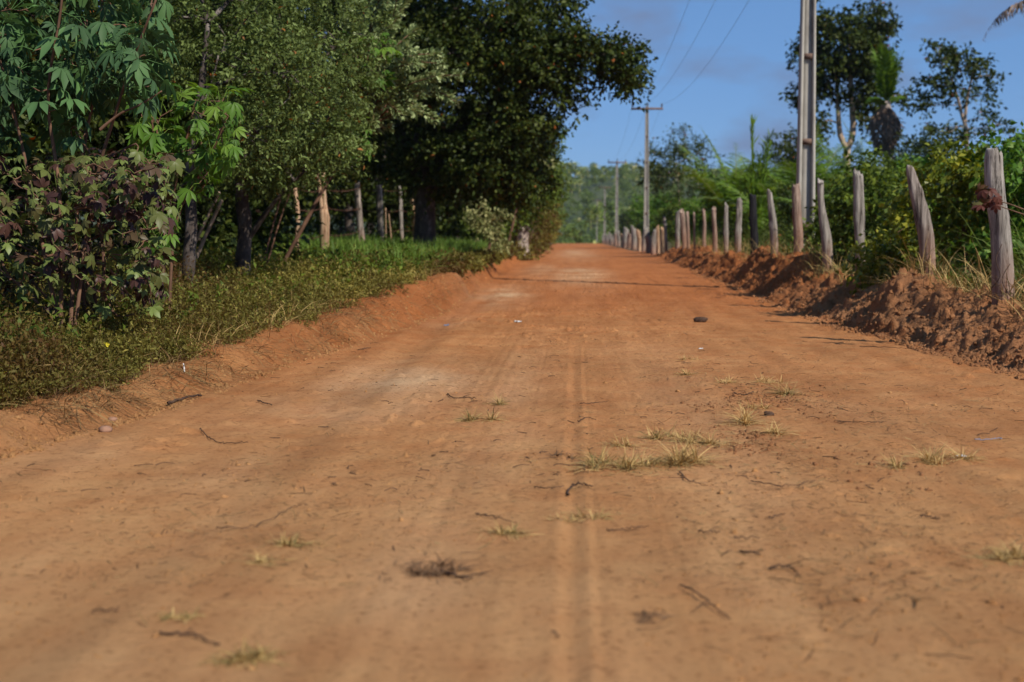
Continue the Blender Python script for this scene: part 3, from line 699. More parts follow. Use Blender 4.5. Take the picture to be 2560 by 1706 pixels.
for q, lab in enumerate(('leftmost power line strung between the crossarms', 'rightmost power line strung between the crossarms', 'middle power line strung over the pole tops')):
    P = [t[q] for t in tops]
    Ps = []
    for k in range(len(P) - 1):
        t = np.linspace(0, 1, 30)[(0 if k == 0 else 1):, None]; p = P[k] * (1 - t) + P[k + 1] * t; p[:, 2] -= (4 * 1.15 * t * (1 - t))[:, 0] * (1 if q < 2 else .8); Ps.append(p)
    single('power_line', tube(np.concatenate(Ps), .0045, 5, False), M['metal'], P[1], lab, 'power line', 'power lines along the road')

# ------------------------------------------------------------------ foliage builders
def clump_leaves(cen, n_per, rad, size, tpl, rng, out=None, droop=.3, up=.8, flat=.7, tint=(0, 1), tshift=None, rare=.008):
    N = len(cen); c = np.repeat(cen, n_per, 0); m = max(3, n_per // 11)
    td = rng.normal(0, 1, (N, m, 3)) * np.array([1, 1, flat]) + [0, 0, .1]
    if out is not None: td = td + .6 * out[:, None]
    td = nrm(td); k = np.tile(np.arange(n_per) % m, N); ci = np.repeat(np.arange(N), n_per); D = td[ci, k]
    rr_ = np.repeat(np.broadcast_to(rad, (N,)), n_per)
    t_ = rng.uniform(.05, 1.15, len(c)); off = D * (t_ * rr_)[:, None] - np.array([0, 0, 1]) * (droop * .35 * t_ ** 2 * rr_)[:, None]
    off = off + rng.normal(0, .09, off.shape) * rr_[:, None]
    d = nrm(D * .6 + rng.normal(0, .62, off.shape)) + [0, 0, -droop]
    nn = rng.normal(0, .6, off.shape) + [0, 0, up]
    s = size * rng.uniform(.65, 1.25, len(c))
    t = rng.uniform(tint[0], tint[1], len(c))
    if tshift is not None: t = np.clip(t + np.repeat(tshift, n_per), 0, 1)
    t = np.minimum(t, .965); t[rng.uniform(0, 1, len(t)) < rare] = 1.0
    return scatter(tpl, c + off, d, nn, s, t)
def lobe_points(lobes, rng, hole=0.0, bias=.42):
    out, L = [], []
    for k, (c, r, n) in enumerate(lobes):
        u = nrm(rng.normal(0, 1, (n, 3))) * (rng.uniform(0, 1, (n, 1)) ** bias) * np.array(r)
        p = np.array(c) + u
        if hole:
            keep = fbm(p[:, 0] * 1.6 / np.mean(r), p[:, 1] * 1.6 / np.mean(r), p[:, 2] * 1.6 / np.mean(r) + k, 7 + k, 3) > -hole
            p = p[keep]
        out.append(p); L.append(np.full(len(p), k))
    return np.concatenate(out), np.concatenate(L)
def build_tree(name, lab, cat, group, trunks, lobes, leaf, bark, seed, leafmat, base=None, branches=8, r_limb=.05, trunk_tops=None, rough=.12, flatc=.7, twigs=True):
    """trunks: list of (pts, radii). lobes: (centre, radii, nclumps). leaf: dict(tpl,size,n,rad,droop,up)"""
    rg = np.random.default_rng(seed)
    base = np.array(trunks[0][0][0], float) if base is None else np.array(base, float)
    r = thing(name, lab, cat, base, group)
    Gt = []; ends = []
    for pts, rad in trunks:
        P = spline(pts, max(8, 5 * len(pts))); Gt.append(tube(P, np.interp(np.linspace(0, 1, len(P)), np.linspace(0, 1, len(rad)), rad), 12, True, rough, seed)); ends.append(P)
    allp = np.concatenate(ends)
    pts, L = lobe_points(lobes, rg, leaf.get('hole', 0), leaf.get('bias', .42))
    for k, (c, rr, n) in enumerate(lobes):
        c = np.array(c, float); d = np.linalg.norm((allp - c) * [1, 1, 1.0], axis=1) + .8 * np.maximum(0, allp[:, 2] - c[2]) 
        s = allp[np.argmin(d)]
        mid = (s + c) / 2 + rg.normal(0, .08, 3) * np.linalg.norm(c - s) + [0, 0, .06 * np.linalg.norm(c - s)]
        rl = r_limb * (np.mean(rr) ** .5)
        Pl = spline([s, mid, c], 10); Gt.append(tube(Pl, np.linspace(rl, rl * .45, 10), 7, True, .15, seed + k))
        mine = pts[L == k]
        if len(mine) and branches:
            for p in mine[rg.choice(len(mine), min(branches, len(mine)), False)]:
                s2 = Pl[rg.integers(3, 10)]; m2 = (s2 + p) / 2 + rg.normal(0, .1, 3) * np.linalg.norm(p - s2)
                Gt.append(tube(spline([s2, m2, p], 6), np.linspace(rl * .4, rl * .08, 6), 5, False))
    part('trunk', join(Gt), bark, r, True)
    cen = np.array([np.array(l[0]) for l in lobes])[L]; out = nrm(pts - cen)
    G = clump_leaves(pts, leaf['n'], leaf['rad'], leaf['size'], leaf['tpl'], rg, out, leaf.get('droop', .3), leaf.get('up', .8), flatc, leaf.get('tint', (0, 1)), rg.normal(0, .16, len(pts)))
    part('crown', G, leafmat, r)
    return r
RH = leaf_rhomb()
RHW = leaf_rhomb(.6, .08)
def lob(px, py, Y, rx, ry, rz, n):
    """lobe whose centre is seen at the pixel at depth Y; radii in metres"""
    return (W(px, py, Y), (rx, ry, rz), n)

# --- cassava shrub, top left, in focus
def cassava(name, lab, cat, Y, stems, boxes, size, seed, mat, group=None, tpl=None, pet=.2, base_px=None, vis=M['bark_brown']):
    rg = np.random.default_rng(seed)
    bx = ground_at(base_px, Y)
    r = thing(name, lab, cat, bx, group)
    pts = []
    for (u0, v0, u1, v1, y0, y1, n) in boxes:
        uu, vv, yy = rg.uniform(u0, u1, n), rg.uniform(v0, v1, n), rg.uniform(y0, y1, n)
        pts += [W(a, b, c) for a, b, c in zip(uu, vv, yy)]
    pts = np.array(pts)
    Gs, ends = [], []
    for s in stems:
        P = spline([bx + [rg.normal(0, .04), rg.normal(0, .05), -.05]] + [W(*q) for q in s], 18)
        Gs.append(tube(P, np.linspace(.014, .006, 18), 8, True, .15, seed)); ends.append(P[8:])
    allp = np.concatenate(ends)
    pet_G = []
    src = []
    nodes = list(allp); order = np.argsort([np.min(np.linalg.norm(allp - p, axis=1)) for p in pts]); pts = pts[order]
    for p in pts:
        NA = np.array(nodes); dd = NA - (p - [0, 0, .03]); d = np.linalg.norm(dd, axis=1) + rg.uniform(0, .05, len(NA)); q = NA[np.argmin(d)]
        v = q - p; L = np.linalg.norm(v)
        if L > pet * 1.1:        # a side shoot to a node near the leaf
            q2 = p + v / L * pet * .8 + [0, 0, -.02]; mid = (q + q2) / 2 + rg.normal(0, .12, 3) * L * .5
            sp = spline([q, mid, q2], 7); nodes += list(sp[2:])
            Gs.append(tube(sp, np.linspace(.0055, .003, 7), 5, False)); q = q2
        m = (p + q) / 2 + [0, 0, .02]
        pet_G.append(tube([q, m, p], [.0026, .0020, .0016], 5, False)); src.append(q)
    src = np.array(src)
    part('stem', join(Gs), vis, r, True)
    d = nrm(pts - src) + [0, 0, -.75] + rg.normal(0, .42, pts.shape)
    nn = nrm(pts - src) * .9 + rg.normal(0, .3, pts.shape) + [0, 0, .55]
    G = scatter(tpl, pts, d, nn, size * rg.uniform(.42, 1.22, len(pts)), np.where(rg.uniform(0, 1, len(pts)) < .002, 1.0, rg.uniform(0, .93, len(pts)) if mat.name[:6] != 'purple' else rg.uniform(0, 1, len(pts))))
    pg = join(pet_G); pg = (pg[0], pg[1], np.full(len(pg[0]), .93)); G = join([G, pg])
    part('foliage', G, mat, r, True)
    return r
M['stalk'] = simple_noise_mat('yellow_green_stalk', (.14, .17, .04), (.24, .24, .07), 15)
CAS = leaf_palmate(5, .34, 66, .35, .10, .22); JAT = leaf_palmate(5, .56, 95, .3, .25, .25)
cassava('cassava_plant', 'tall blue-green cassava plant with drooping fingered leaves, top left corner', 'plant', 8.7,
        [[(150, 500, 8.8), (120, 250, 8.8), (150, 40, 8.7), (170, -150, 8.7)], [(80, 480, 8.9), (30, 260, 8.9), (-30, 50, 8.8)], [(230, 500, 8.9), (290, 280, 8.8), (340, 130, 8.7), (390, 0, 8.6)], [(200, 450, 9.1), (240, 200, 9.1), (260, -60, 9.1)]],
        [(-60, -160, 420, 230, 8.7, 10.0, 330), (0, 60, 380, 260, 8.6, 9.2, 90), (250, 80, 420, 200, 8.6, 9.0, 22), (-40, 180, 200, 360, 8.8, 9.8, 70), (-60, -300, 460, -100, 8.9, 10.2, 60)],
        .17, 11, M['lf_cassava_grey'], None, CAS, .2, 160)
cassava('cassava_plant', 'fresh green cassava plant below the blue-green one, beside the olive bushy tree', 'plant', 10.4,
        [[(430, 620, 10.5), (440, 450, 10.5), (470, 330, 10.4), (490, 250, 10.4)], [(440, 560, 10.5), (520, 400, 10.4), (570, 290, 10.3)], [(420, 560, 10.6), (390, 400, 10.5), (380, 300, 10.4)]],
        [(330, 220, 600, 400, 10.0, 10.9, 110), (320, 300, 560, 480, 10.2, 11.0, 60), (370, 500, 450, 620, 10.0, 10.6, 20)],
        .14, 12, M['lf_bright'], None, CAS, .16, 395)
cassava('bellyache_bush', 'purple and green glossy leaved bush with bare brown branches, left foreground', 'bush', 9.2,
        [[(225, 620, 9.2), (222, 480, 9.2), (230, 400, 9.1), (190, 330, 9.1)], [(260, 650, 9.1), (225, 430, 9.2), (300, 380, 9.0), (340, 360, 8.9)], [(190, 620, 9.2), (160, 560, 9.1), (90, 560, 9.0), (0, 545, 8.9)], [(200, 650, 9.3), (290, 560, 9.2), (350, 480, 9.1)], [(180, 650, 9.1), (110, 640, 9.0), (20, 600, 8.9)], [(150, 640, 9.3), (70, 520, 9.2), (80, 430, 9.2)]],
        [(-40, 390, 430, 580, 8.2, 9.4, 250), (220, 380, 440, 560, 8.5, 9.2, 100), (200, 560, 410, 740, 8.5, 9.3, 95), (-40, 500, 200, 720, 8.3, 9.4, 130), (60, 360, 300, 450, 9.0, 9.8, 50), (-40, 640, 420, 770, 8.9, 9.9, 110)],
        .078, 13, M['lf_purple'], None, JAT, .10, 250)
r13 = sc.objects['bellyache_bush']
# a bare crooked branch lying across the purple bush
P = [W(a, b, 8.75) for a, b in ((-20, 548), (60, 556), (110, 560), (150, 540), (200, 520), (260, 520))]
part('branch', tube(spline(P, 30), np.linspace(.016, .010, 30), 9, True, .25, 4), M['bark_brown'], r13, True)
P = [W(a, b, 8.7) for a, b in ((250, 325), (300, 285), (350, 262), (405, 228))]
part('branch', tube(spline(P, 20), np.linspace(.010, .004, 20), 8, True, .3, 5), M['bark_brown'], r13, True)
rg = np.random.default_rng(77)
for j in range(9):
    u, v = rg.uniform(0, 300), rg.uniform(560, 740); y0 = rg.uniform(8.8, 9.4)
    P = [W(u, v, y0), W(u + rg.uniform(20, 70), v + rg.uniform(-10, 60), y0), W(u + rg.uniform(60, 150), v + rg.uniform(20, 110), y0 + .1)]
    part('branch', tube(spline(P, 10), np.linspace(.011, .006, 10), 7, True, .3, 5 + j), M['bark_brown'], r13, True)

# --- olive small-leaved trees (two trunks in view)
lf = dict(tpl=RH, size=.056, n=52, rad=.19, droop=.3, up=.7, hole=.3)
b1 = ground_at(468, 13.6)
build_tree('bushy_tree', 'olive small-leaved tree with the nearer grey trunk, behind the purple bush', 'tree', None,
    [([b1 + [0, 0, -.1], W(470, 700, 13.6), W(478, 560, 13.6), W(476, 420, 13.7), W(500, 250, 13.8), W(520, 60, 13.9)], [.075, .062, .058, .05, .04, .02])],
    [lob(560, 130, 13.9, 1.0, 1.0, .85, 130), lob(760, 220, 13.6, .6, .9, .6, 70), lob(460, 30, 14.2, .9, 1.0, .8, 80), lob(640, 330, 13.5, .55, .8, .5, 66), lob(500, -260, 14.2, 1.3, 1.3, 1.0, 90), lob(650, -10, 14.8, .9, .9, .6, 90), lob(430, 470, 13.8, .35, .6, .35, 26)],
    lf, M['bark_dark'], 21, M['lf_small'], branches=7, r_limb=.03)
b2 = ground_at(606, 15.2)
build_tree('bushy_tree', 'olive bushy tree with the thicker black and white blotched trunk, beside the left fence', 'tree', None,
    [([b2 + [0, 0, -.1], W(607, 680, 15.2), W(612, 560, 15.2), W(604, 460, 15.2), W(640, 300, 15.3), W(700, 120, 15.4)], [.10, .085, .078, .07, .05, .03]),
     ([W(620, 600, 15.2), W(660, 540, 15.1), W(700, 490, 15.0), W(760, 430, 14.9)], [.03, .028, .02, .012])],
    [lob(700, 170, 15.3, .85, .9, .8, 110), lob(810, 330, 15.0, .5, .8, .55, 80), lob(690, 400, 15.0, .5, .8, .35, 52), lob(850, 120, 15.6, .55, .9, .7, 70), lob(700, -120, 15.6, 1.3, 1.3, 1.0, 90), lob(600, 420, 15.3, .4, .7, .3, 30)],
    lf, M['bark_dark'], 22, M['lf_small'], branches=7, r_limb=.035)
# brown twiggy bush between trunks
# leaning bare sticks
for lab, a, b_, y0, rr in (('short tan stick leaning right beside the nearer grey trunk', (550, 480), (510, 560), 14.3, .02), ('longer tan stick leaning right between the two dark trunks', (555, 500), (505, 610), 14.5, .026)):
    p0, p1 = W(*b_, y0), W(*a, y0); p2 = p0 + (p0 - p1) * (p0[2] - hz(p0[0] - .4, p0[1])) / (p1[2] - p0[2]); p2[2] -= .03
    single('stick', tube(spline([p2, p0, p1], 10), np.linspace(rr, rr * .7, 10), 8, True, .2, 3), M['bark_pale'], p2, lab, 'stick', smooth=True)

# --- silvery shrub with long sprays
def spray_shrub(name, lab, cat, base, tips, leafsize, step, mat, seed, bark=M['bark_brown'], tpl=RHW, wid=.05, group=None, tint=(0, 1), origin=None):
    rg = np.random.default_rng(seed); r = thing(name, lab, cat, base, group); Gs = []; pp, dd, nn = [], [], []
    o = base if origin is None else origin
    for k, tip in enumerate(tips):
        tip = np.array(tip); m = (o + tip) / 2 + [0, 0, .18 * np.linalg.norm(tip - o)] + rg.normal(0, .1, 3)
        P = spline([o + rg.normal(0, .05, 3) * [1, 1, 0], m, tip], 22)
        Gs.append(tube(P, np.linspace(.018, .004, 22), 6, False))
        L = np.linalg.norm(np.diff(P, axis=0), axis=1).sum(); n = int(L / step * .75)
        t = rg.uniform(.3, 1, n) ** .8; i = np.clip((t * 21).astype(int), 0, 20); f = (t * 21 - i)[:, None]
        q = P[i] * (1 - f) + P[i + 1] * f; T = nrm(P[i + 1] - P[i])
        sd_ = nrm(rg.normal(0, 1, (n, 3))); d = T * .7 + nrm(np.cross(T, sd_)) 
        pp.append(q + d * rg.uniform(0, wid, (n, 1))); dd.append(d); nn.append(rg.normal(0, .5, (n, 3)) + [0, 0, .8])
    if origin is not None: Gs.append(tube(spline([base, (base + origin) / 2 + rg.normal(0, .08, 3), origin], 12), np.linspace(.03, .02, 12), 8, True, .2, 2))
    part('stem', join(Gs), bark, r, True)
    pp, dd, nn = map(np.concatenate, (pp, dd, nn))
    part('foliage', scatter(tpl, pp, dd, nn, leafsize * rg.uniform(.7, 1.25, len(pp)), rg.uniform(*tint, len(pp))), mat, r)
    return r
rg = np.random.default_rng(31)
tips = [W(u, v, y0) for u, v, y0 in [(1150, 188, 18), (1140, 255, 18), (1085, 300, 18), (1040, 72, 18), (1100, 135, 18), (1060, 230, 17.6), (1090, 190, 17.5), (960, 20, 18), (930, -40, 18), (900, 10, 17.8), (1000, 130, 17.6), (980, 200, 17.4), (1010, 290, 17.5), (940, 90, 17.3), (1040, 160, 17.2), (1110, 160, 18.3)]]
tips += [W(rg.uniform(860, 1040), rg.uniform(-60, 320), rg.uniform(17, 19)) for _ in range(60)]
spray_shrub('silver_shrub', 'silvery grey-green shrub with long leafy sprays before the dark tree', 'shrub', ground_at(690, 18.2), tips, .068, .006, M['lf_silver'], 32, wid=.05, origin=W(890, 330, 18.2))
# a few cassava leaves among it
cassava('cassava_plant', 'bright green cassava plant between the olive trees and the silvery shrub', 'plant', 16.2,
        [[(720, 440, 16.4), (800, 330, 16.3), (900, 160, 16.2)], [(740, 450, 16.4), (860, 350, 16.2)]],
        [(840, 80, 980, 200, 15.6, 16.4, 34), (850, 300, 920, 400, 15.4, 16.2, 30)], .17, 34, M['lf_bright'], None, CAS, .16, 640)

# --- the big dark tree whose limb hangs over the road
lf = dict(tpl=RHW, size=.10, n=52, rad=.42, droop=.45, up=.5, hole=.25)
b3 = ground_at(1060, 29.5)
build_tree('broad_tree', 'huge dark tree whose long leafy limb hangs out over the road', 'tree', None,
    [([b3 + [0, 0, -.2], W(1062, 520, 29.5), W(1050, 400, 29.5), W(1090, 200, 29.3), W(1140, 20, 29.0), W(1160, -250, 29)], [.26, .22, .2, .16, .12, .05]),
     ([W(1100, 150, 29.2), W(1250, 60, 28.6), W(1400, 110, 28.3), W(1520, 140, 28.2)], [.11, .09, .06, .03]),
     ([W(1060, 480, 29.5), W(1000, 330, 29.8), W(940, 200, 30)], [.14, .1, .06])],
    [lob(1545, 152, 28.2, .38, .6, .38, 72), lob(1445, 118, 28.2, .46, .7, .30, 66), lob(1368, 160, 28.3, .55, .8, .52, 110), lob(1290, 110, 28.4, .85, 1.0, .9, 180), lob(1310, 290, 28.6, .5, .9, .62, 100), lob(1410, 255, 28.4, .3, .5, .12, 12),
     lob(1160, 160, 28.8, 1.3, 1.3, 1.2, 280), lob(1220, 380, 28.9, 1.0, 1.1, .85, 190), lob(1040, 60, 29.6, 1.3, 1.4, 1.4, 220), lob(980, 330, 30, 1.1, 1.2, .9, 130), lob(1100, 420, 29.6, .9, 1.2, .6, 110), lob(1410, 25, 28.5, .30, .5, .22, 24),
     lob(860, -10, 30.5, 1.6, 1.5, 1.2, 150), lob(960, 30, 31.8, 1.4, 1.2, 1.4, 150), lob(1230, -120, 28.8, 1.3, 1.5, 1.2, 180), lob(1050, -250, 29.3, 2.0, 2.0, 1.6, 190), lob(1310, 450, 29.4, .5, .8, .5, 60), lob(1572, 212, 28.2, .12, .3, .11, 6)],
    lf, M['bark_dark'], 41, M['lf_dark'], branches=6, r_limb=.06)
# backdrop trees behind the left side
def bgtree(name, lab, cat, x, y, h, wcr, seed, leafmat, bark, nl=7, ncl=60, leaf=None, group=None, low=.25):
    rg = np.random.default_rng(seed); b = np.array([x, y, hz(x, y)])
    lobes = []
    for k in range(nl):
        a = rg.uniform(0, 6.28); q = rg.uniform(.1, .75) * wcr
        zc = h * rg.uniform(low + .12, .9); lobes.append((b + [math.cos(a) * q, math.sin(a) * q, zc], (wcr * rg.uniform(.35, .55), wcr * rg.uniform(.35, .55), h * rg.uniform(.12, .2)), ncl))
    lobes.append((b + [0, 0, h * .9], (wcr * .4, wcr * .4, h * .14), ncl))
    lf_ = dict(tpl=RHW, size=.11, n=26, rad=.5, droop=.4, up=.6, hole=.25)
    if leaf: lf_.update(leaf)
    return build_tree(name, lab, cat, group, [([b - [0, 0, .2], b + [.1, 0, h * .3], b + [-.1, .1, h * .6], b + [0, 0, h * .85]], [h * .022, h * .018, h * .014, h * .006])], lobes, lf_, bark, seed, leafmat, branches=4, r_limb=.05)
gB = 'trees of the wood behind the left fence'
labB = 'dark dense tree of the shady wood behind the left fence'
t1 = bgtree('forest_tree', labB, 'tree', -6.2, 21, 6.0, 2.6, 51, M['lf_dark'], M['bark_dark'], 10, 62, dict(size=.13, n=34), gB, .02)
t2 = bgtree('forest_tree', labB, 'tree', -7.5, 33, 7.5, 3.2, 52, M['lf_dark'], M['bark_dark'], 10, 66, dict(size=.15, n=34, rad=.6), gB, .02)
rg = np.random.default_rng(53)
for j, (x, y) in enumerate([(-9.5, 16), (-11, 24), (-6.5, 28), (-5.0, 36.5), (-6.5, 41), (-5.2, 47), (-10, 40), (-4.6, 55), (-8, 55), (-5.0, 64), (-12, 50), (-7.2, 13), (-7, 17.5), (-4.6, 75), (-5, 88), (-5.5, 102), (-9, 75)]):
    c = copy_tree(t1 if j % 2 else t2); c.location = (x, y, hz(x, y)); c.rotation_euler.z = rg.uniform(0, 6.28); s = rg.uniform(.75, 1.1); c.scale = (s, s, s * rg.uniform(.85, 1.1))

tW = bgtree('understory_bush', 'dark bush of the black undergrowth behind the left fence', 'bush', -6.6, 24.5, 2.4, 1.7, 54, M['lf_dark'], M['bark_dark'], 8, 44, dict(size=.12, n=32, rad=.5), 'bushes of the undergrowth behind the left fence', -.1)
rg = np.random.default_rng(55)
for (x, y) in [(-5.6, 19), (-7.5, 20), (-6.4, 16.5), (-8.5, 24), (-6.6, 29), (-7.6, 34), (-8.2, 39), (-7.4, 44), (-6.0, 49), (-9.4, 29), (-10, 35), (-5.6, 13.2), (-6.8, 11), (-5.2, 10), (-4.9, 55), (-6, 60)]:
    c = copy_tree(tW); c.location = (x, y, hz(x, y) - .1); c.rotation_euler.z = rg.uniform(0, 6.28); s = rg.uniform(.85, 1.25); c.scale = (s, s, s)
# shaggy shrubs at the end of the left wood
lfv = dict(tpl=RHW, size=.085, n=40, rad=.28, droop=.5, up=.5)
def shrub(name, lab, Y, base_px, lobes, mat, seed, leaf=lfv, bark=M['bark_brown'], group=None, cat='shrub', branches=5):
    b = ground_at(base_px, Y)
    top = np.mean([l[0] for l in lobes], 0)
    return build_tree(name, lab, cat, group, [([b - [0, 0, .1], (b + top) / 2 + [.05, 0, 0], top], [.05, .035, .015])], lobes, leaf, bark, seed, mat, branches=branches, r_limb=.02)
shrub('climbing_vine', 'pale leaved creeper high on the right edge of the dark tree', 45, 1262, [lob(1290, 360, 45, .4, .5, .3, 20), lob(1320, 390, 45, .42, .5, .42, 22), lob(1310, 440, 45, .34, .5, .5, 18), lob(1340, 410, 45, .25, .5, .5, 10)], M['lf_pale'], 61, dict(tpl=RHW, size=.13, n=30, rad=.4, droop=.5, up=.5))
shrub('climbing_vine', 'pale leaved creeper low before the dark tree, above the grass', 34, 1215, [lob(1195, 530, 34, .24, .3, .18, 12), lob(1220, 560, 34, .26, .3, .26, 16), lob(1245, 600, 34, .16, .3, .2, 7), lob(1240, 540, 34, .28, .2, .06, 5)], M['lf_pale'], 62)
shrub('thicket_shrub', 'green tangled shrub at the foot of the big tree by the stump', 47, 1290, [lob(1320, 480, 47, .8, 1, .9, 90), lob(1260, 420, 47, .9, 1, .9, 80), lob(1360, 430, 48, .5, .9, .9, 60), lob(1365, 330, 48, .45, .9, .7, 40), lob(1180, 480, 47, 1.1, 1, 1.0, 90), lob(1240, 560, 46, .9, .9, .5, 60)], M['lf_mid'], 63, dict(tpl=RHW, size=.12, n=44, rad=.5, droop=.45, up=.5))
shrub('thicket_shrub', 'yellow-brown scrubby shrub where the left verge meets the road', 62, 1335, [lob(1345, 560, 62, .6, 1.5, .7, 60), lob(1365, 520, 66, .5, 1.5, .9, 45), lob(1320, 620, 54, .5, 1.2, .22, 30), lob(1355, 600, 68, .5, 2, .3, 30), lob(1290, 645, 46, .5, .6, .12, 26), lob(1255, 625, 45, .4, .6, .2, 20)], M['lf_weed'], 64, dict(tpl=RH, size=.14, n=40, rad=.5, droop=.3, up=.6))
shrub('thicket_shrub', 'olive green shrub beside the road far down the left side', 95, 1362, [lob(1375, 545, 95, .7, 2, .9, 60), lob(1365, 470, 96, .9, 2, 1.2, 70), lob(1350, 400, 96, 1, 2, 1.2, 60)], M['lf_mid'], 65, dict(tpl=RH, size=.17, n=40, rad=.7, droop=.3, up=.6))
# stump
b = ground_at(1302, 47.5); hh = W(1300, 558, 47.5)[2]
single('tree_stump', tube(spline([b - [0, 0, .2], b + [0, 0, .2], [b[0], b[1], hh - .1], [b[0] + .03, b[1], hh]], 14), np.linspace(.31, .24, 14), 16, True, .3, 8), M['bark_cut'], b, 'short thick bleached stump at the left edge of the road', 'stump', smooth=True)
for j, (u0, v0, u1, v1) in enumerate([(1120, 610, 1070, 430), (1035, 430, 1020, 380), (1090, 500, 1135, 515)]):
    pass

# --- left verge ground cover (stuff)
def weeds(N, xf, y0, y1, hgt, rng, leaf, stems=4, per=9, p=1.0):
    y = persp_y(N, y0, y1, rng, p); x = xf(y, rng.uniform(0, 1, N))
    den = fbm(x * 1.5, y * .9, None, 95, 3) > rng.uniform(-1.3, 0, N)
    x, y = x[den], y[den]; b = np.stack([x, y, height(x, y)], 1)
    H = hgt(x, y) * rng.uniform(.5, 1.15, len(x)) * (1 + .3 * vnoise(x * 2.2, y * 1.3, None, 96))
    B = np.repeat(b, stems, 0); Hs = np.repeat(H, stems); d = nrm(rng.normal(0, .48, B.shape) * [1, 1, 0] + [0, 0, 1])
    tip = B + d * Hs[:, None]
    t = rng.uniform(.15, 1, (len(B), per)); pos = B[:, None] + (tip - B)[:, None] * t[..., None] + rng.normal(0, .016, (len(B), per, 3))
    pos = pos.reshape(-1, 3); ld = rng.normal(0, 1, pos.shape) + [0, 0, .15]; nn = rng.normal(0, .5, pos.shape) + [0, 0, 1]
    ti = np.clip(np.repeat(.42 + .6 * vnoise(x * 1.4, y * .7, None, 97), stems * per) + rng.normal(0, .17, len(pos)), 0, 1)
    lv = scatter(RH, pos, ld, nn, leaf * rng.uniform(.6, 1.3, len(pos)) * np.clip(np.repeat(y, stems * per) / 12, 1, 2), ti)
    st = blades(B, d, Hs, .003, .05, .15, rng)
    return join([lv, st])
rgw = np.random.default_rng(98)
def xf_edge(y, u): return xl(y) - .50 - .55 * u ** 1.3 * 6.5
def h_verge(x, y):
    d = xl(y) - x; return np.clip(.10 + .28 * sm((d - .2) / .9), .05, .4) * (1 + .35 * sm((9 - y) / 3)) * (1 - .25 * sm((y - 13) / 5))
G = weeds(8200, xf_edge, 4.6, 26, h_verge, rgw, .031, 4, 10)
def xf_hang(y, u): return xl(y) - .36 - .35 * u - .12 * vnoise(y * 1.7, 0 * y, None, 88)
G2 = weeds(1500, xf_hang, 4.6, 24, lambda x, y: .10 + 0 * x, rgw, .026, 3, 8)
G3 = weeds(1300, lambda y, u: xl(y) - .75 - 4.5 * u ** 1.2, 5, 26, lambda x, y: .34 + .16 * vnoise(x * 1.3, y * .7, None, 131), rgw, .055, 3, 8)
k3 = vnoise(G3[0][:, 0] * .9, G3[0][:, 1] * .45, None, 133)
single('ground_cover', G3, M['lf_mid'], (0, 0, 0), 'taller broad leaved green weeds standing in the left verge', 'weeds', kind='stuff')
n = 17000; y = persp_y(n, 5.5, 30, rgw, .9); x = xl(y) - .42 - 3.6 * rgw.uniform(0, 1, n) ** 1.3
k = fbm(x * 1.0, y * .6, None, 135, 3) > rgw.uniform(-.1, .5, n); x, y = x[k], y[k]
G4 = blades(np.stack([x, y, height(x, y) - .01], 1), nrm(rgw.normal(0, .55, (len(x), 3)) * [1, 1, 0] + [.1, 0, 1]), rgw.uniform(.12, .36, len(x)), .005, rgw.uniform(.2, 1.0, len(x)), rgw.uniform(.1, .9, len(x)), rgw)
single('dry_grass', G4, M['tuft'], (0, 0, 0), 'wispy half dry grass mixed into the weeds of the left verge', 'grass', kind='stuff')
single('ground_cover', join([G, G2]), M['lf_weed'], (0, 0, 0), 'low leafy weeds covering the left verge above the earth bank', 'weeds', kind='stuff')
G = weeds(1500, lambda y, u: xl(y) - .2 - 1.0 * u, 22, 60, lambda x, y: .22 + 0 * x, rgw, .045, 4, 8, .6)
single('ground_cover', G, M['lf_weed'], (0, 0, 0), 'brownish weeds along the left verge farther down the road', 'weeds', kind='stuff')
# grass strip by the left fence
n = 42000; y = rgw.uniform(19, 46, n); x = xl(y) - .7 - 4.2 * rgw.uniform(0, 1, n) ** 1.1
k = fbm(x * 1.1, y * .7, None, 99, 3) > rgw.uniform(-.8, .1, n); x, y = x[k], y[k]
G = blades(np.stack([x, y, height(x, y) - .01], 1), nrm(rgw.normal(0, .4, (len(x), 3)) * [1, 1, 0] + [0, 0, 1]), rgw.uniform(.3, .62, len(x)), .014, rgw.uniform(.1, .9, len(x)), rgw.uniform(0, 1, len(x)), rgw)
single('grass', G, M['grass'], (0, 0, 0), 'lush green grass strip below the left fence posts', 'grass', kind='stuff')
# dry grass hanging over the left bank
n = 6200; y = persp_y(n, 6.5, 34, rgw, .3); dd_ = np.abs(rgw.normal(0, .28, n)) + .12; x = xl(y) - dd_
k = fbm(x * 1.2, y * .8, None, 101, 3) > rgw.uniform(-.25, .4, n) ; x, y = x[k], y[k]
G = blades(np.stack([x, y, height(x, y)], 1), nrm(rgw.normal(0, .6, (len(x), 3)) + [.7, -.1, .35]), rgw.uniform(.05, .27, len(x)), .004, rgw.uniform(.4, 1.2, len(x)), rgw.uniform(.0, .8, len(x)), rgw)
single('dry_grass', G, M['straw'], (0, 0, 0), 'dry tan grass and roots hanging down the left earth bank', 'grass', kind='stuff')
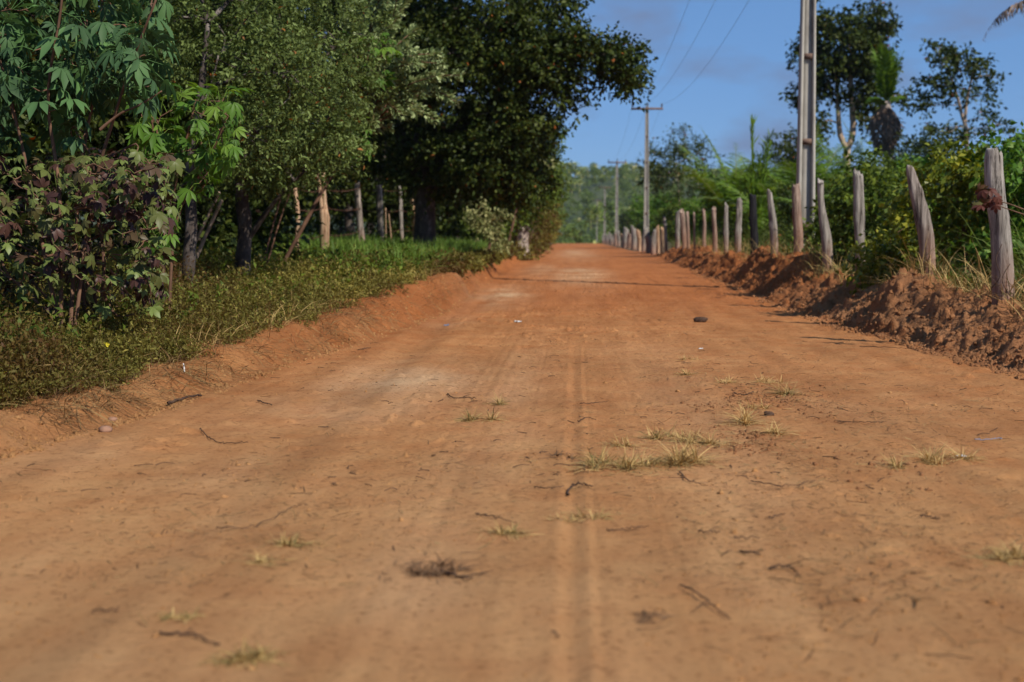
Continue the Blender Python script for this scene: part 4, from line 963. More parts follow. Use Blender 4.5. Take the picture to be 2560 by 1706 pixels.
# yellow flowers
def flower(lab, u, v, Y, rad):
    c = W(u, v, Y); g = np.array([c[0], c[1], hz(c[0], c[1])]); 
    if c[2] < g[2] + .05: c[2] = g[2] + .12
    r = thing('yellow_flower', lab, 'flower', g, 'yellow flowers in the left verge')
    part('stalk', tube([g, (g + c) / 2 + [.01, 0, 0], c], .003, 5, False), M['stalk'], r)
    V, Q = leaf_fine(.7, -.1); a = np.linspace(0, 6.28, 6)[:-1]
    d = np.stack([np.cos(a), 0 * a - .2, np.sin(a)], 1); n_ = np.tile([[0.2, -1, .3]], (5, 1))
    part('petals', scatter((V, Q), np.tile(c, (5, 1)), d, n_, rad, 0.5), M['petal'], r)
FL = [(652, 695, 15, .028, 'large yellow flower just right of the blotched trunk'), (765, 686, 18.5, .022, 'yellow flower left of the split post'), (845, 687, 19, .022, 'yellow flower right of the split post foot, highest there'),
      (818, 710, 18, .022, 'yellow flower at the foot of the split post'), (838, 704, 18.5, .014, 'tiny yellow flower between two larger ones by the split post'), (866, 706, 18.5, .02, 'rightmost yellow flower by the split post'),
      (18, 968, 7.3, .016, 'yellow flower low at the far left edge'), (268, 862, 8.3, .012, 'small yellow flower low in the weeds of the left bank'), (688, 795, 13, .014, 'small yellow flower above the bare earth bank'), (720, 708, 17, .014, 'small yellow flower between trunk and split post')]
for u, v, Y, rad, lab in FL: flower(lab, u, v, Y - .15, rad * 1.5)

# ------------------------------------------------------------------ palms
def frond(L, el, arch, nleaf, ll, rng, side=0.0, up=.3, lw=.035, droop=.35, plane=1.0):
    """a pinnate frond from the origin heading +X; returns leaflets and rachis"""
    t = np.linspace(0, 1, 24); ang = el - arch * t ** 1.4
    dx = np.cos(ang) * L / 23; dz = np.sin(ang) * L / 23
    P = np.stack([np.cumsum(dx) - dx[0], side * L * t ** 2, np.cumsum(dz) - dz[0]], 1)
    tl = np.repeat(np.linspace(.16, .985, nleaf), 2); sg = np.tile([1, -1], nleaf)
    i = np.clip((tl * 23).astype(int), 0, 22); f = (tl * 23 - i)[:, None]
    q = P[i] * (1 - f) + P[i + 1] * f; T = nrm(P[i + 1] - P[i]); S = nrm(np.cross(T, [0, 0, 1.0]) + 1e-6); Nn = np.cross(S, T)
    d = T * (.55 + .5 * tl[:, None] ** 3) + S * sg[:, None] * plane + Nn * up + rng.normal(0, .08, q.shape)
    d[:, 2] -= droop * .5
    sz = ll * (np.sin(np.clip(tl * 1.05 + .08, 0, 1) * math.pi) ** .55 * .8 + .2) * rng.uniform(.9, 1.1, len(q))
    V0 = np.array([[0, -.35, 0], [0, .35, 0], [.5, -.5, .0], [.5, .5, .0], [1, -.06, -droop], [1, .06, -droop]]) * [1, lw / ll, 1]
    Q0 = np.array([[0, 2, 3, 1], [2, 4, 5, 3]])
    G = scatter((V0, Q0), q, d, Nn + rng.normal(0, .25, q.shape), sz, np.clip(.5 + rng.normal(0, .18, len(q)), 0, 1))
    return G, tube(P[::2], np.linspace(.018, .004, 12) * L / 2.2, 5, False)
def rotz(G, a, off=(0, 0, 0)):
    c, s = math.cos(a), math.sin(a); V = G[0]
    return np.stack([V[:, 0] * c - V[:, 1] * s, V[:, 0] * s + V[:, 1] * c, V[:, 2]], 1) + np.array(off), G[1], (G[2] if len(G) > 2 else None)
M['rachis'] = simple_noise_mat('palm_rachis', (.12, .15, .05), (.22, .24, .09), 12)
def young_palm(lab, loc, n, L, seed, mat='frond', el=(0.9, 1.4), arch=(1.0, 1.7), nleaf=44, ll=.42, trunk=0.0, group='young palms growing beyond the right fence', lw=.035, trunkr=.12, tmat='bark_dark', name='young_palm'):
    rg = np.random.default_rng(seed); loc = np.array(loc, float); r = thing(name, lab, 'palm', loc, group)
    if trunk: part('trunk', tube(spline([[0, 0, -.2], [.03, 0, trunk / 2], [0, 0, trunk]], 12), np.linspace(trunkr * 1.1, trunkr * .9, 12), 10, True, .15, seed), M[tmat], r, True, True)
    for k in range(n):
        a = 6.283 * k / n + rg.uniform(-.25, .25)
        G, rc = frond(L * rg.uniform(.75, 1.1), rg.uniform(*el), rg.uniform(*arch), nleaf, ll, rg, rg.uniform(-.1, .1), lw=lw)
        o = part('frond', rotz(G, a, (0, 0, trunk)), M[mat], r, False, True)
        q = bpy.data.objects.new('rachis', mesh('rachis', rotz(rc, a, (0, 0, trunk))[0], rc[1], M['rachis'], None, True)); sc.collection.objects.link(q); q.parent = o
    return r
def gl(px, Y, dz=0):
    g = ground_at(px, Y); g[2] += dz; return g
young_palm('young palm with upright feathery fronds right behind the nearest thick post', gl(2600, 16.2), 8, 1.5, 401, ll=.30, nleaf=40)
young_palm('young palm whose bright fern-like frond stands between the two nearest posts', gl(2392, 17.8), 7, 1.35, 402, ll=.26, nleaf=42, el=(1.1, 1.5), arch=(.5, 1.3))
young_palm('young palm behind the straight grey post and the bent dark post', gl(2225, 25), 9, 2.3, 403, ll=.42)
young_palm('young palm just right of the concrete pole behind the notched post', gl(2105, 33), 9, 3.0, 404, ll=.5)
young_palm('young palm just left of the concrete pole with light green fronds', gl(1940, 41), 9, 3.4, 405, ll=.55)
young_palm('bright yellow-green young palm left of the tall spear leaf', gl(1845, 52), 10, 4.6, 406, 'frond', ll=.8, el=(1.2, 1.5), arch=(.4, 1.3), lw=.07)
p0 = sc.objects['young_palm']
srcs = [o for o in sc.objects if o.name.startswith('young_palm') and o.parent is None]
rg = np.random.default_rng(411)
labP = 'young palm among the bushes of the green thicket beyond the right fence'
for (px, Y, s) in [(2480, 20.5, .8), (2560, 22, 1.0), (2330, 26, .8), (2290, 31, .9), (2480, 28, 1.0), (2020, 45, .9), (2180, 38, .9), (1925, 58, 1.1), (1800, 66, .7), (1745, 80, .7), (2080, 52, 1.1), (2200, 54, 1.1), (1830, 82, .9), (1700, 95, .7), (1660, 115, .8), (2330, 44, 1.1), (2550, 36, 1.1), (1890, 88, 1.2), (1590, 150, 1.1)]:
    c = copy_tree(srcs[rg.integers(2, 6)] if Y > 40 else srcs[rg.integers(1, 4)]); c.location = gl(px, Y); c.rotation_euler.z = rg.uniform(0, 6.28)
    c.scale = (s, s, s); c['label'] = labP
# the spear leaf palm (dark upright unopened leaves) left of the concrete pole
r = thing('spear_palm', 'dark palm with tall narrow unopened spear leaves above the black post', 'palm', gl(1885, 40), None)
for k, (u, v, u0) in enumerate(((1881, 320, 1886), (1898, 400, 1888), (1925, 350, 1890), (1912, 380, 1888), (1870, 430, 1884))):
    P = spline([W(u0, 600, 40), W((u + u0) / 2 - 1, (v + 600) / 2, 40), W(u, v, 40)], 16)
    d = np.tile(P[-1] - P[0], (len(P) * 6, 1)); d = nrm(d) + np.random.default_rng(k).normal(0, .14 if k == 0 else .5, d.shape)
    G = scatter((leaf_rhomb(.10, .02)), np.repeat(P, 6, 0), d, np.random.default_rng(k + 9).normal(0, 1, d.shape), .4 if k == 0 else .36, np.random.default_rng(k).uniform(.2, .8, len(d)))
    o = part('spear_leaf', join([G, tube(P, np.linspace(.05, .018, 16), 6)]), M['frond'], r)
# tall babassu with dead skirt
bp = gl(2228, 54); Yp = 54; topz = W(2214, 275, Yp)[2]; H = topz - bp[2]
r = thing('tall_palm', 'tall palm with a skirt of dead hanging fronds beside the pale-trunked tree', 'palm', bp)
part('trunk', tube(spline([[0, 0, -.3], [-.1, 0, H * .5], [W(2214, 275, Yp)[0] - bp[0], 0, H + .3]], 20), np.linspace(.24, .17, 20), 12, True, .2, 5), M['bark_cut'], r, True, True)
rg = np.random.default_rng(421); cx = W(2214, 275, Yp)[0] - bp[0]
for k in range(9):
    G, rc = frond(2.6 * rg.uniform(.8, 1.05), rg.uniform(1.38, 1.56), rg.uniform(.1, .35), 40, .42, rg, lw=.08, up=.1, plane=.5)
    o = part('frond', rotz(G, k * .72 + rg.uniform(0, .3), (cx, 0, H)), M['frond'], r, False, True)
for k in range(3):
    G, rc = frond(1.3, rg.uniform(.9, 1.1), rg.uniform(1.4, 2.0), 36, .3, rg, lw=.09)
    part('frond', rotz(G, k * 1.6 + .6, (cx, 0, H)), M['frond'], r, False, True)
for k in range(16):
    a = 6.283 * k / 16; o_ = np.array([math.cos(a) * .15 + cx, math.sin(a) * .15, H + .1]); q = o_ + [math.cos(a) * .38, math.sin(a) * .38, -.6]; e = o_ + [math.cos(a) * .10, math.sin(a) * .10, -1.5]
    P = spline([o_, q, e], 12); pos = np.repeat(P, 9, 0); d = rg.normal(0, .35, pos.shape) + [0, 0, -1]
    part('dead_frond', scatter(leaf_rhomb(.16, .05), pos, d, rg.normal(0, 1, pos.shape), .3, rg.uniform(0, 1, len(pos))), M['dead'], r, False, True)
# palm at the right edge: one frond tip enters the picture
b = gl(2790, 32); zt = W(2700, 75, 32)[2] - b[2]
r = thing('tall_palm', 'palm mostly outside the right edge whose drooping frond tip shows against the sky', 'palm', b)
part('trunk', tube(spline([[0, 0, -.3], [0, 0, zt / 2], [0, 0, zt]], 14), .17, 10, True, .2, 6), M['bark_cut'], r, True, True)
for k in range(10):
    a = 3.14 + .02 + k * .628
    L_ = 3.6 if k == 0 else 2.2
    G, rc = frond(L_, .75 if k == 0 else 1.15, 1.9, 60, .52 if k == 0 else .38, rg, lw=.08, droop=.6)
    part('frond', rotz(G, a, (0, 0, zt)), M['frond' if k else 'dead'], r, False, True)

# ------------------------------------------------------------------ trees of the right side
lfA = dict(tpl=RHW, size=.20, n=24, rad=.48, droop=.4, up=.6, hole=.22)
def T(*uvY): return [W(*q) for q in uvY]
bA = gl(2118, 58)
build_tree('pale_trunk_tree', 'tall tree with two pale forked trunks right of the concrete pole', 'tree', None,
    [([bA - [0, 0, .2]] + T((2118, 470, 58), (2116, 400, 58), (2118, 370, 58)), [.20, .17, .15, .15]),
     (T((2118, 375, 58), (2100, 335, 58), (2095, 270, 58), (2093, 200, 58)), [.12, .11, .09, .05]),
     (T((2118, 375, 58), (2132, 330, 58), (2128, 240, 58), (2126, 170, 58), (2135, 110, 58)), [.13, .12, .11, .08, .05])],
    [lob(2120, 110, 58, 1.6, 1.6, 1.3, 190), lob(2180, 60, 58, .8, 1.0, .75, 80), lob(2062, 58, 58, .6, 1, .6, 46), lob(2180, 170, 58, .9, 1.2, 1.0, 110), lob(2060, 170, 58, .7, 1.2, 1.0, 80), lob(2170, 245, 58, .6, 1, .6, 40), lob(2005, 235, 58, .6, .9, .4, 30),
     lob(2045, 310, 58, .4, .7, .45, 17), lob(2160, 300, 58, .4, .6, .4, 14), lob(2008, 150, 58, .4, .8, .6, 20), lob(2262, 245, 58, .2, .5, .25, 6), lob(2080, 235, 58, .5, .6, .3, 12)],
    lfA, M['bark_pale'], 501, M['lf_dark'], branches=6, r_limb=.06)
lfC = dict(tpl=RHW, size=.17, n=15, rad=.36, droop=.4, up=.6, hole=.0)
bC = gl(2414, 52)
build_tree('sparse_tree', 'thin airy tree with see-through foliage against the sky, far right', 'tree', None,
    [([bC - [0, 0, .2]] + T((2416, 430, 52), (2415, 330, 52), (2405, 290, 52), (2395, 250, 52), (2375, 190, 52), (2345, 150, 52)), [.11, .10, .08, .06, .05, .04, .02]),
     (T((2412, 310, 52), (2416, 260, 52), (2428, 200, 52), (2440, 160, 52)), [.06, .05, .04, .02])],
    [lob(2350, 120, 52, .5, .6, .35, 23), lob(2400, 160, 52, .8, .9, .45, 37), lob(2450, 170, 52, .5, .7, .5, 20), lob(2340, 215, 52, .7, .8, .5, 30), lob(2450, 240, 52, .5, .7, .6, 20), lob(2300, 260, 52, .4, .6, .2, 13), lob(2380, 235, 52, .5, .6, .3, 15),
     lob(2350, 325, 52, .6, .7, .22, 18), lob(2440, 335, 52, .5, .6, .25, 15), lob(2500, 310, 52, .4, .6, .25, 7), lob(2490, 195, 52, .25, .4, .2, 4), lob(2460, 300, 52, .35, .6, .2, 5)],
    lfC, M['bark_pale'], 502, M['lf_dark'], branches=7, r_limb=.03)
shrub('round_tree', 'dark round tree rising above the thicket between the two concrete poles', 88, 1705, [lob(1700, 360, 88, .9, 1.2, .9, 40), lob(1670, 400, 88, 1.4, 1.5, 1.0, 50), lob(1740, 400, 88, 1.3, 1.5, 1.0, 50), lob(1700, 450, 88, 2.0, 2, 1.4, 70), lob(1640, 440, 88, 1.0, 1.3, .9, 30)], M['lf_dark'], 503, dict(tpl=RHW, size=.17, n=36, rad=.8, droop=.4, up=.6, hole=.15), M['bark_pale'], None, 'tree')
shrub('dark_tree', 'dark bushy tree half hidden behind the concrete pole, at the skyline', 66, 1990, [lob(1990, 370, 66, .9, 1.2, .6, 36), lob(1960, 400, 66, .6, 1, .6, 24), lob(2040, 395, 66, .6, 1, .5, 22), lob(1985, 450, 66, 1.2, 1.2, 1, 40)], M['lf_dark'], 504, dict(tpl=RHW, size=.16, n=34, rad=.7, droop=.4, up=.6), M['bark_dark'], None, 'tree')
shrub('dark_tree', 'dark feathery tree below the sparse tree, between it and the tall palm', 44, 2310, [lob(2300, 390, 44, .7, 1, .5, 30), lob(2330, 370, 44, .5, .9, .4, 22), lob(2270, 420, 44, .7, 1, .5, 30), lob(2340, 430, 44, .9, 1, .6, 36)], M['lf_dark'], 505, dict(tpl=RHW, size=.12, n=34, rad=.55, droop=.3, up=.7), M['bark_dark'], None, 'tree')
# near thicket behind the right fence
lfs = dict(tpl=RHW, size=.085, n=38, rad=.30, droop=.7, up=.4)
shrub('thicket_shrub', 'glossy yellow-green shrub filling the gap between the two nearest posts', 15.5, 2420, [lob(2410, 420, 15.5, .35, .5, .22, 20), lob(2350, 480, 15.6, .35, .5, .3, 22), lob(2440, 500, 15.4, .4, .5, .35, 30), lob(2380, 580, 15.4, .5, .5, .3, 26)], M['lf_yellow'], 511, lfs)
shrub('thicket_shrub', 'dense dark green shrub at the right edge behind the nearest post', 15.0, 2560, [lob(2560, 420, 15, .3, .5, .25, 22), lob(2580, 520, 14.9, .4, .5, .4, 34), lob(2540, 620, 14.8, .4, .5, .3, 24), lob(2545, 350, 15.3, .18, .3, .12, 6)], M['lf_bright'], 512, lfs)
shrub('thicket_shrub', 'low yellow-green shrub with drooping leaves between the bent and straight posts', 16.4, 2235, [lob(2210, 650, 16.4, .28, .3, .18, 16), lob(2250, 640, 16.4, .25, .3, .2, 16), lob(2180, 670, 16.6, .22, .3, .15, 12), lob(2230, 590, 16.8, .35, .4, .25, 16)], M['lf_yellow'], 513, dict(lfs, size=.07))
shrub('thicket_shrub', 'dark green shrub at the foot of the notched post', 23, 2035, [lob(2030, 590, 23, .22, .3, .25, 16), lob(2100, 620, 22.5, .22, .3, .22, 14), lob(2045, 640, 22.5, .2, .3, .14, 10)], M['lf_mid'], 514, dict(lfs, size=.07))
shrub('thicket_shrub', 'tall green shrub behind the straight grey post', 20.5, 2180, [lob(2190, 470, 20.5, .5, .6, .4, 32), lob(2130, 520, 20.6, .4, .6, .4, 28), lob(2240, 520, 20, .5, .6, .4, 30), lob(2190, 590, 20.5, .6, .6, .4, 30)], M['lf_mid'], 515, dict(lfs, size=.09))
tS = bgtree('thicket_bush', 'leafy bush in the mixed green thicket beyond the right fence', 'bush', 6.5, 30, 1.9, 1.2, 521, M['lf_mid'], M['bark_brown'], 6, 34, dict(size=.10, n=30, rad=.35), 'bushes of the thicket beyond the right fence', .0)
tT = bgtree('thicket_bush', 'leafy bush in the mixed green thicket beyond the right fence', 'bush', 8.5, 36, 2.2, 1.3, 522, M['lf_bright'], M['bark_brown'], 6, 34, dict(size=.12, n=28, rad=.38), 'bushes of the thicket beyond the right fence', .0)
tU = bgtree('thicket_bush', 'leafy bush in the mixed green thicket beyond the right fence', 'bush', 10.5, 28, 2.0, 1.2, 523, M['lf_dark'], M['bark_brown'], 6, 34, dict(size=.10, n=32, rad=.35), 'bushes of the thicket beyond the right fence', .0)
rg = np.random.default_rng(530)
srcT = [tS, tT, tU]; n = 0
for Y in (16.5, 19, 22, 25, 29, 33, 37, 42, 47, 53, 60, 68, 77, 87, 98, 110, 125, 140, 158):
    X = 5.9 + rg.uniform(0, .3)
    while X < .36 * Y + 3.5:
        c = copy_tree(srcT[rg.integers(0, 3)]); xx = X + rg.uniform(-.3, .3); yy = Y + rg.uniform(-1, 1); c.location = (xx, yy, hz(xx, yy) - .05); c.rotation_euler.z = rg.uniform(0, 6.28)
        s = rg.uniform(.62, .85) * (1 + max(0, Y - 25) * .009); c.scale = (s * 1.1, s * 1.1, s); n += 1
        X += 1.9 * s * rg.uniform(.8, 1.3) + Y * .012
# left far side bushes along road beyond the wood
for Y in (60, 70, 82, 95, 110, 130, 150, 170):
    for q in range(2):
        xx = -3.0 - q * 2.0 - rg.uniform(0, .8); c = copy_tree(srcT[rg.integers(0, 3)]); c.location = (xx, Y, hz(xx, Y)); s = rg.uniform(.9, 1.5); c.scale = (s, s, s); c.rotation_euler.z = rg.uniform(0, 6.28)
        c['label'] = 'bush of the hedge lining the far left side of the road'; c['group'] = 'bushes lining the far left side of the road'

# low weeds behind the right ridge (stuff)
def xf_r(y, u): return xr(y) + 1.0 + 4.5 * u ** 1.4
G = weeds(3000, xf_r, 10, 45, lambda x, y: .22 + .25 * sm((x - xr(y) - 1.3) / 1.2) + .1 * vnoise(x * 2, y * 2, None, 5), rgw, .042, 4, 9, .8)
single('undergrowth', G, M['lf_mid'], (0, 0, 0), 'low leafy undergrowth behind the right fence posts', 'weeds', kind='stuff')
n = 9000; y = persp_y(n, 10.5, 60, rgw, .6); x = xr(y) + .62 + 2.6 * rgw.uniform(0, 1, n) ** 1.3
G = blades(np.stack([x, y, height(x, y) - .01], 1), nrm(rgw.normal(0, .5, (n, 3)) * [1, 1, 0] + [0, 0, 1]), rgw.uniform(.2, .6, n), .007, rgw.uniform(.1, .9, n), rgw.uniform(0, .8, n), rgw)
single('dry_grass', G, M['tuft'], (0, 0, 0), 'mixed dry and green grass standing between the right fence posts', 'grass', kind='stuff')

n = 15000; y = persp_y(n, 12, 75, rgw, .5); x = 4.1 + 2.4 * rgw.uniform(0, 1, n) + .01 * y
k = fbm(x * .8, y * .5, None, 140, 3) > rgw.uniform(-.5, .3, n); x, y = x[k], y[k]
G = blades(np.stack([x, y, height(x, y) - .01], 1), nrm(rgw.normal(0, .28, (len(x), 3)) * [1, 1, 0] + [0, 0, 1]), rgw.uniform(.55, 1.25, len(x)), .011, rgw.uniform(.15, .8, len(x)), rgw.uniform(0, .6, len(x)) ** 1.5, rgw)
single('tall_grass', G, M['tallgrass'], (0, 0, 0), 'tall yellow-green grass behind the right fence posts', 'grass', kind='stuff')

# ------------------------------------------------------------------ far forest (stuff)
def far_broad(seed, R_=2.6, H_=6.5, n=190, leaf=.75):
    rg = np.random.default_rng(seed); c = []
    for k in range(6):
        a = rg.uniform(0, 6.28); q = rg.uniform(0, .55) * R_; o = np.array([math.cos(a) * q, math.sin(a) * q, H_ * rg.uniform(.5, .85)])
        u = nrm(rg.normal(0, 1, (n // 6, 3))); u[:, 2] = np.abs(u[:, 2]) * .9 - .2 * rg.uniform(0, 1, len(u))
        c.append(o + u * [R_ * .5, R_ * .5, H_ * .2])
    c = np.concatenate(c); d = rg.normal(0, 1, c.shape); 
    return scatter(RHW, c, d, rg.normal(0, .5, c.shape) + [0, 0, .9], leaf * rg.uniform(.6, 1.3, len(c)), rg.uniform(.0, .62, len(c)))
def far_palm(seed, H_=7):
    rg = np.random.default_rng(seed); Gs = [tube([[0, 0, 0], [0, 0, H_ * .72]], [.2, .17], 5, False)]
    Gs[0] = (Gs[0][0], Gs[0][1], np.full(len(Gs[0][0]), .98))
    for k in range(13):
        a = k * .5 + rg.uniform(0, .3); el = rg.uniform(.5, 1.45); L = H_ * .42; t = np.linspace(0, 1, 6)
        ang = el - 1.4 * t ** 1.3; P = np.stack([np.cumsum(np.cos(ang)) * L / 6, 0 * t, np.cumsum(np.sin(ang)) * L / 6 + H_ * .68], 1)
        wv = np.array([.05, .35, .5, .45, .3, .05]) * 1.2; V = np.stack([P + np.stack([0 * wv, wv, -.25 * wv], 1), P, P - np.stack([0 * wv, wv, .25 * wv], 1)], 1).reshape(-1, 3)
        Q = [[3 * i + q, 3 * i + q + 1, 3 * i + 4 + q, 3 * i + 3 + q] for i in range(5) for q in range(2)]
        Gs.append(rotz((V, np.array(Q), np.full(len(V), rg.uniform(.55, .9))), a))
    return join(Gs)
tpls = [far_broad(s, rr, hh_) for s, rr, hh_ in ((1, 2.6, 6.0), (2, 3.2, 7.5), (3, 2.0, 5.0), (4, 2.8, 8.5))] + [far_palm(5, 7), far_palm(6, 8.5), far_palm(7, 6)]
def place_many(pts, tid, s, a, tj):
    out = []
    for k in range(len(tpls)):
        m = np.where(tid == k)[0]
        if not len(m): continue
        V0, Q0, t0 = tpls[k]; c, q = np.cos(a[m])[:, None], np.sin(a[m])[:, None]
        X = (V0[None, :, 0] * c - V0[None, :, 1] * q); Yv = (V0[None, :, 0] * q + V0[None, :, 1] * c)
        V = np.stack([X, Yv, np.broadcast_to(V0[None, :, 2], X.shape)], -1) * s[m][:, None, None] + pts[m][:, None]
        out.append((V.reshape(-1, 3), (Q0[None] + (np.arange(len(m)) * len(V0))[:, None, None]).reshape(-1, 4), np.clip((t0[None] + tj[m][:, None]).ravel(), 0, 1)))
    return join(out)
rg = np.random.default_rng(601)
def forest(n, y0, y1, xa, xb, p_palm, smin, smax, seed, label, dens=None):
    rg = np.random.default_rng(seed); y = rg.uniform(y0 ** 2, y1 ** 2, n) ** .5; x = rg.uniform(xa * y, xb * y)
    k = np.ones(n, bool)
    if dens: k = dens(x, y)
    x, y = x[k], y[k]; N = len(x)
    pn = vnoise(x * .02, y * .015, None, 8) * .35 + p_palm
    tid = np.where(rg.uniform(0, 1, N) < pn, rg.integers(4, 7, N), rg.integers(0, 4, N))
    P = np.stack([x, y, height(x, y) - .3], 1)
    return single('distant_forest', place_many(P, tid, rg.uniform(smin, smax, N), rg.uniform(0, 6.28, N), rg.normal(0, .07, N)), M['far'], (0, 0, 0), label, 'forest', kind='stuff')
forest(4400, 330, 700, -.14, .42, .38, .5, .85, 611, 'forest with palms covering the distant hillside beyond the road end')
forest(520, 185, 330, -.12, .40, .12, .45, .75, 612, 'forest edge in the low ground between the road crest and the hill')
forest(420, 70, 185, .07, .42, .20, .36, .54, 613, 'mixed low forest beyond the thicket on the right', lambda x, y: x > 7 + .03 * y)

# ------------------------------------------------------------------ things lying on the road
def tuft(lab, px, py, wpx, hpx, n, mat='tuft', seed=0, tint=(0, 1), lean=0.0, flat=.8):
    gx, gy = gpt(px, py); z = hz(gx, gy); gx, gy = gpt(px, py, z); ppm = F / gy
    w_, h_ = 1.2 * wpx / ppm, hpx / ppm * (.5 if mat == 'roots' else .78); rg = np.random.default_rng(seed)
    n = int(n * 1.9)
    nc = max(2, int(wpx / 30)); cc = np.stack([rg.uniform(-.5, .5, nc) * w_ * .75, rg.normal(0, .25, nc) * w_ * .6, 0 * np.arange(nc)], 1)
    i = rg.integers(0, nc, n); b = np.array([gx, gy, 0]) + cc[i] + rg.normal(0, .035 * w_ + .004, (n, 3)); b[:, 2] = height(b[:, 0], b[:, 1]) - .004
    d = nrm(cc[i] * 2 + rg.normal(0, .9, (n, 3)) * [1, 1, 0] * flat + [lean, 0, .22 + .15 * abs(rg.normal())] + rg.uniform(0, 1, (n, 1)) ** 3 * [0, 0, 1.2])
    L = h_ * 1.25 * rg.uniform(.4, 1.7, n)
    G = blades(b, d, L, .0036, rg.uniform(.1, .9, n), rg.uniform(*tint, n), rg)
    m = n // 2; a = rg.uniform(0, 6.28, m); b2 = np.array([gx, gy, 0]) + np.stack([rg.normal(0, .4, m) * w_, rg.normal(0, .4, m) * w_ * .8, 0 * a], 1); b2[:, 2] = height(b2[:, 0], b2[:, 1]) + .004
    G2 = blades(b2, np.stack([np.cos(a), np.sin(a), .05 + 0 * a], 1), rg.uniform(.02, .07, m), .0026, .2, rg.uniform(.3, .9, m), rg)
    return single('grass_tuft', join([G, G2]), M[mat], (gx, gy, z), lab, 'grass tuft', 'grass tufts torn up on the dirt road')
TF = [
 (1195, 1050, 90, 36, 90, (0, .8), 'tuft of grass left of the tyre track, larger of a pair'),
 (1232, 1013, 46, 26, 50, (0, .6), 'small tuft just above the larger tuft left of the tyre track'),
 (1560, 1172, 180, 52, 240, (0, .85), 'widest grass tuft, matted green and tan, at the road centre'),
 (1705, 1158, 120, 66, 210, (.1, 1), 'dense arched tan tuft right beside the widest tuft'),
 (1655, 1100, 160, 36, 130, (0, .6), 'flat greenish tuft above the widest one'),
 (1570, 1118, 70, 30, 60, (.2, .9), 'thin tan tuft upper left of the widest one'),
 (1775, 1112, 95, 42, 110, (.1, .9), 'tan tuft right of the flat greenish tuft'),
 (1855, 1060, 80, 52, 110, (.4, 1), 'pale straw tuft with stiff blades'),
 (1890, 1020, 60, 30, 50, (.2, .8), 'small faded tuft just above the pale straw tuft'),
 (1930, 1082, 90, 36, 80, (.4, 1), 'scraggly pale tuft right of the pale straw tuft'),
 (1985, 985, 80, 40, 100, (0, .6), 'greenish tuft with a dark base, upper right'),
 (1920, 958, 90, 28, 70, (.4, 1), 'loose tan tuft left of the greenish upper tuft'),
 (1835, 958, 80, 20, 60, (.6, 1), 'flat bundle of pale straw'),
 (1720, 938, 70, 24, 60, (.3, .9), 'low tan tuft above the pale straw bundle'),
 (1735, 898, 60, 20, 40, (.2, .8), 'faint yellowish tuft by the white scrap'),
 (2360, 1150, 130, 46, 160, (.2, 1), 'matted brown tuft near the right side of the road'),
 (2225, 1168, 50, 40, 40, (0, .5), 'thin dark upright tuft left of the matted brown tuft'),
 (2530, 1395, 120, 44, 140, (.1, .8), 'dark matted tuft cut by the right edge of the picture'),
 (1262, 1335, 70, 34, 70, (0, .5), 'small dark green tuft left of the tyre track'),
 (1075, 1425, 170, 60, 110, (.05, .35), 'dark sprawling clump of dead roots'),
 (740, 1360, 90, 36, 60, (0, .8), 'blurred tuft in the left half, above the paler one'),
 (670, 1405, 80, 26, 40, (.3, .9), 'blurred pale tuft in the left half'),
 (600, 1650, 90, 50, 70, (0, .4), 'very blurred green tuft closest to the camera, left'),
 (660, 1640, 40, 40, 30, (0, .4), 'very blurred small green tuft right beside the closest one'),
 (450, 1545, 60, 30, 40, (0, .5), 'blurred green tuft left, above the closest one'),
 (1450, 1295, 150, 30, 80, (.15, .7), 'thin straggly clump of roots on the tyre track'),
 (1620, 1545, 60, 20, 40, (.05, .5), 'small blurred brown clump right of the tyre track'),
 (1400, 1138, 80, 24, 60, (.05, .5), 'dark flattened tuft beside the tyre track'),
]
for j, (px, py, a, b_, n, ti, lab) in enumerate(TF): tuft(lab, px, py, a, b_, int(n * 1.0), 'tuft' if ti[1] > .5 or ti[0] < .05 else 'roots', 700 + j, (ti[0] + .15, max(ti[1], .85)))
def twig(lab, uv, r, seed, mat='twig', fork=None, lift=.006):
    rg = np.random.default_rng(seed); pts = []
    for u, v in uv:
        x, y = gpt(u, v); z = hz(x, y); x, y = gpt(u, v, z); pts.append(np.array([x, y, z + lift + abs(rg.normal(0, .004))]))
    r = r * .72
    P = spline(pts, 8 * len(pts)); P = P + rg.normal(0, .0022, P.shape); P[:, 2] = np.maximum(P[:, 2], height(P[:, 0], P[:, 1]) + r * .5)
    Gs = [tube(P, np.linspace(r, r * .5, len(P)), 7, True, .25, seed)]
    if fork is not None:
        for f in fork:
            k = int(f * len(P)); d = nrm(P[min(k + 2, len(P) - 1)] - P[k - 1]); e = P[k] + (d + np.array([rg.normal(0, .8), rg.normal(0, .8), .25])) * rg.uniform(.02, .06)
            Gs.append(tube(spline([P[k], (P[k] + e) / 2 + rg.normal(0, .003, 3), e], 6), np.linspace(r * .55, r * .25, 6), 5))
    return single('twig', join(Gs), M[mat], pts[0], lab, 'twig', 'twigs lying on the dirt road', smooth=True)
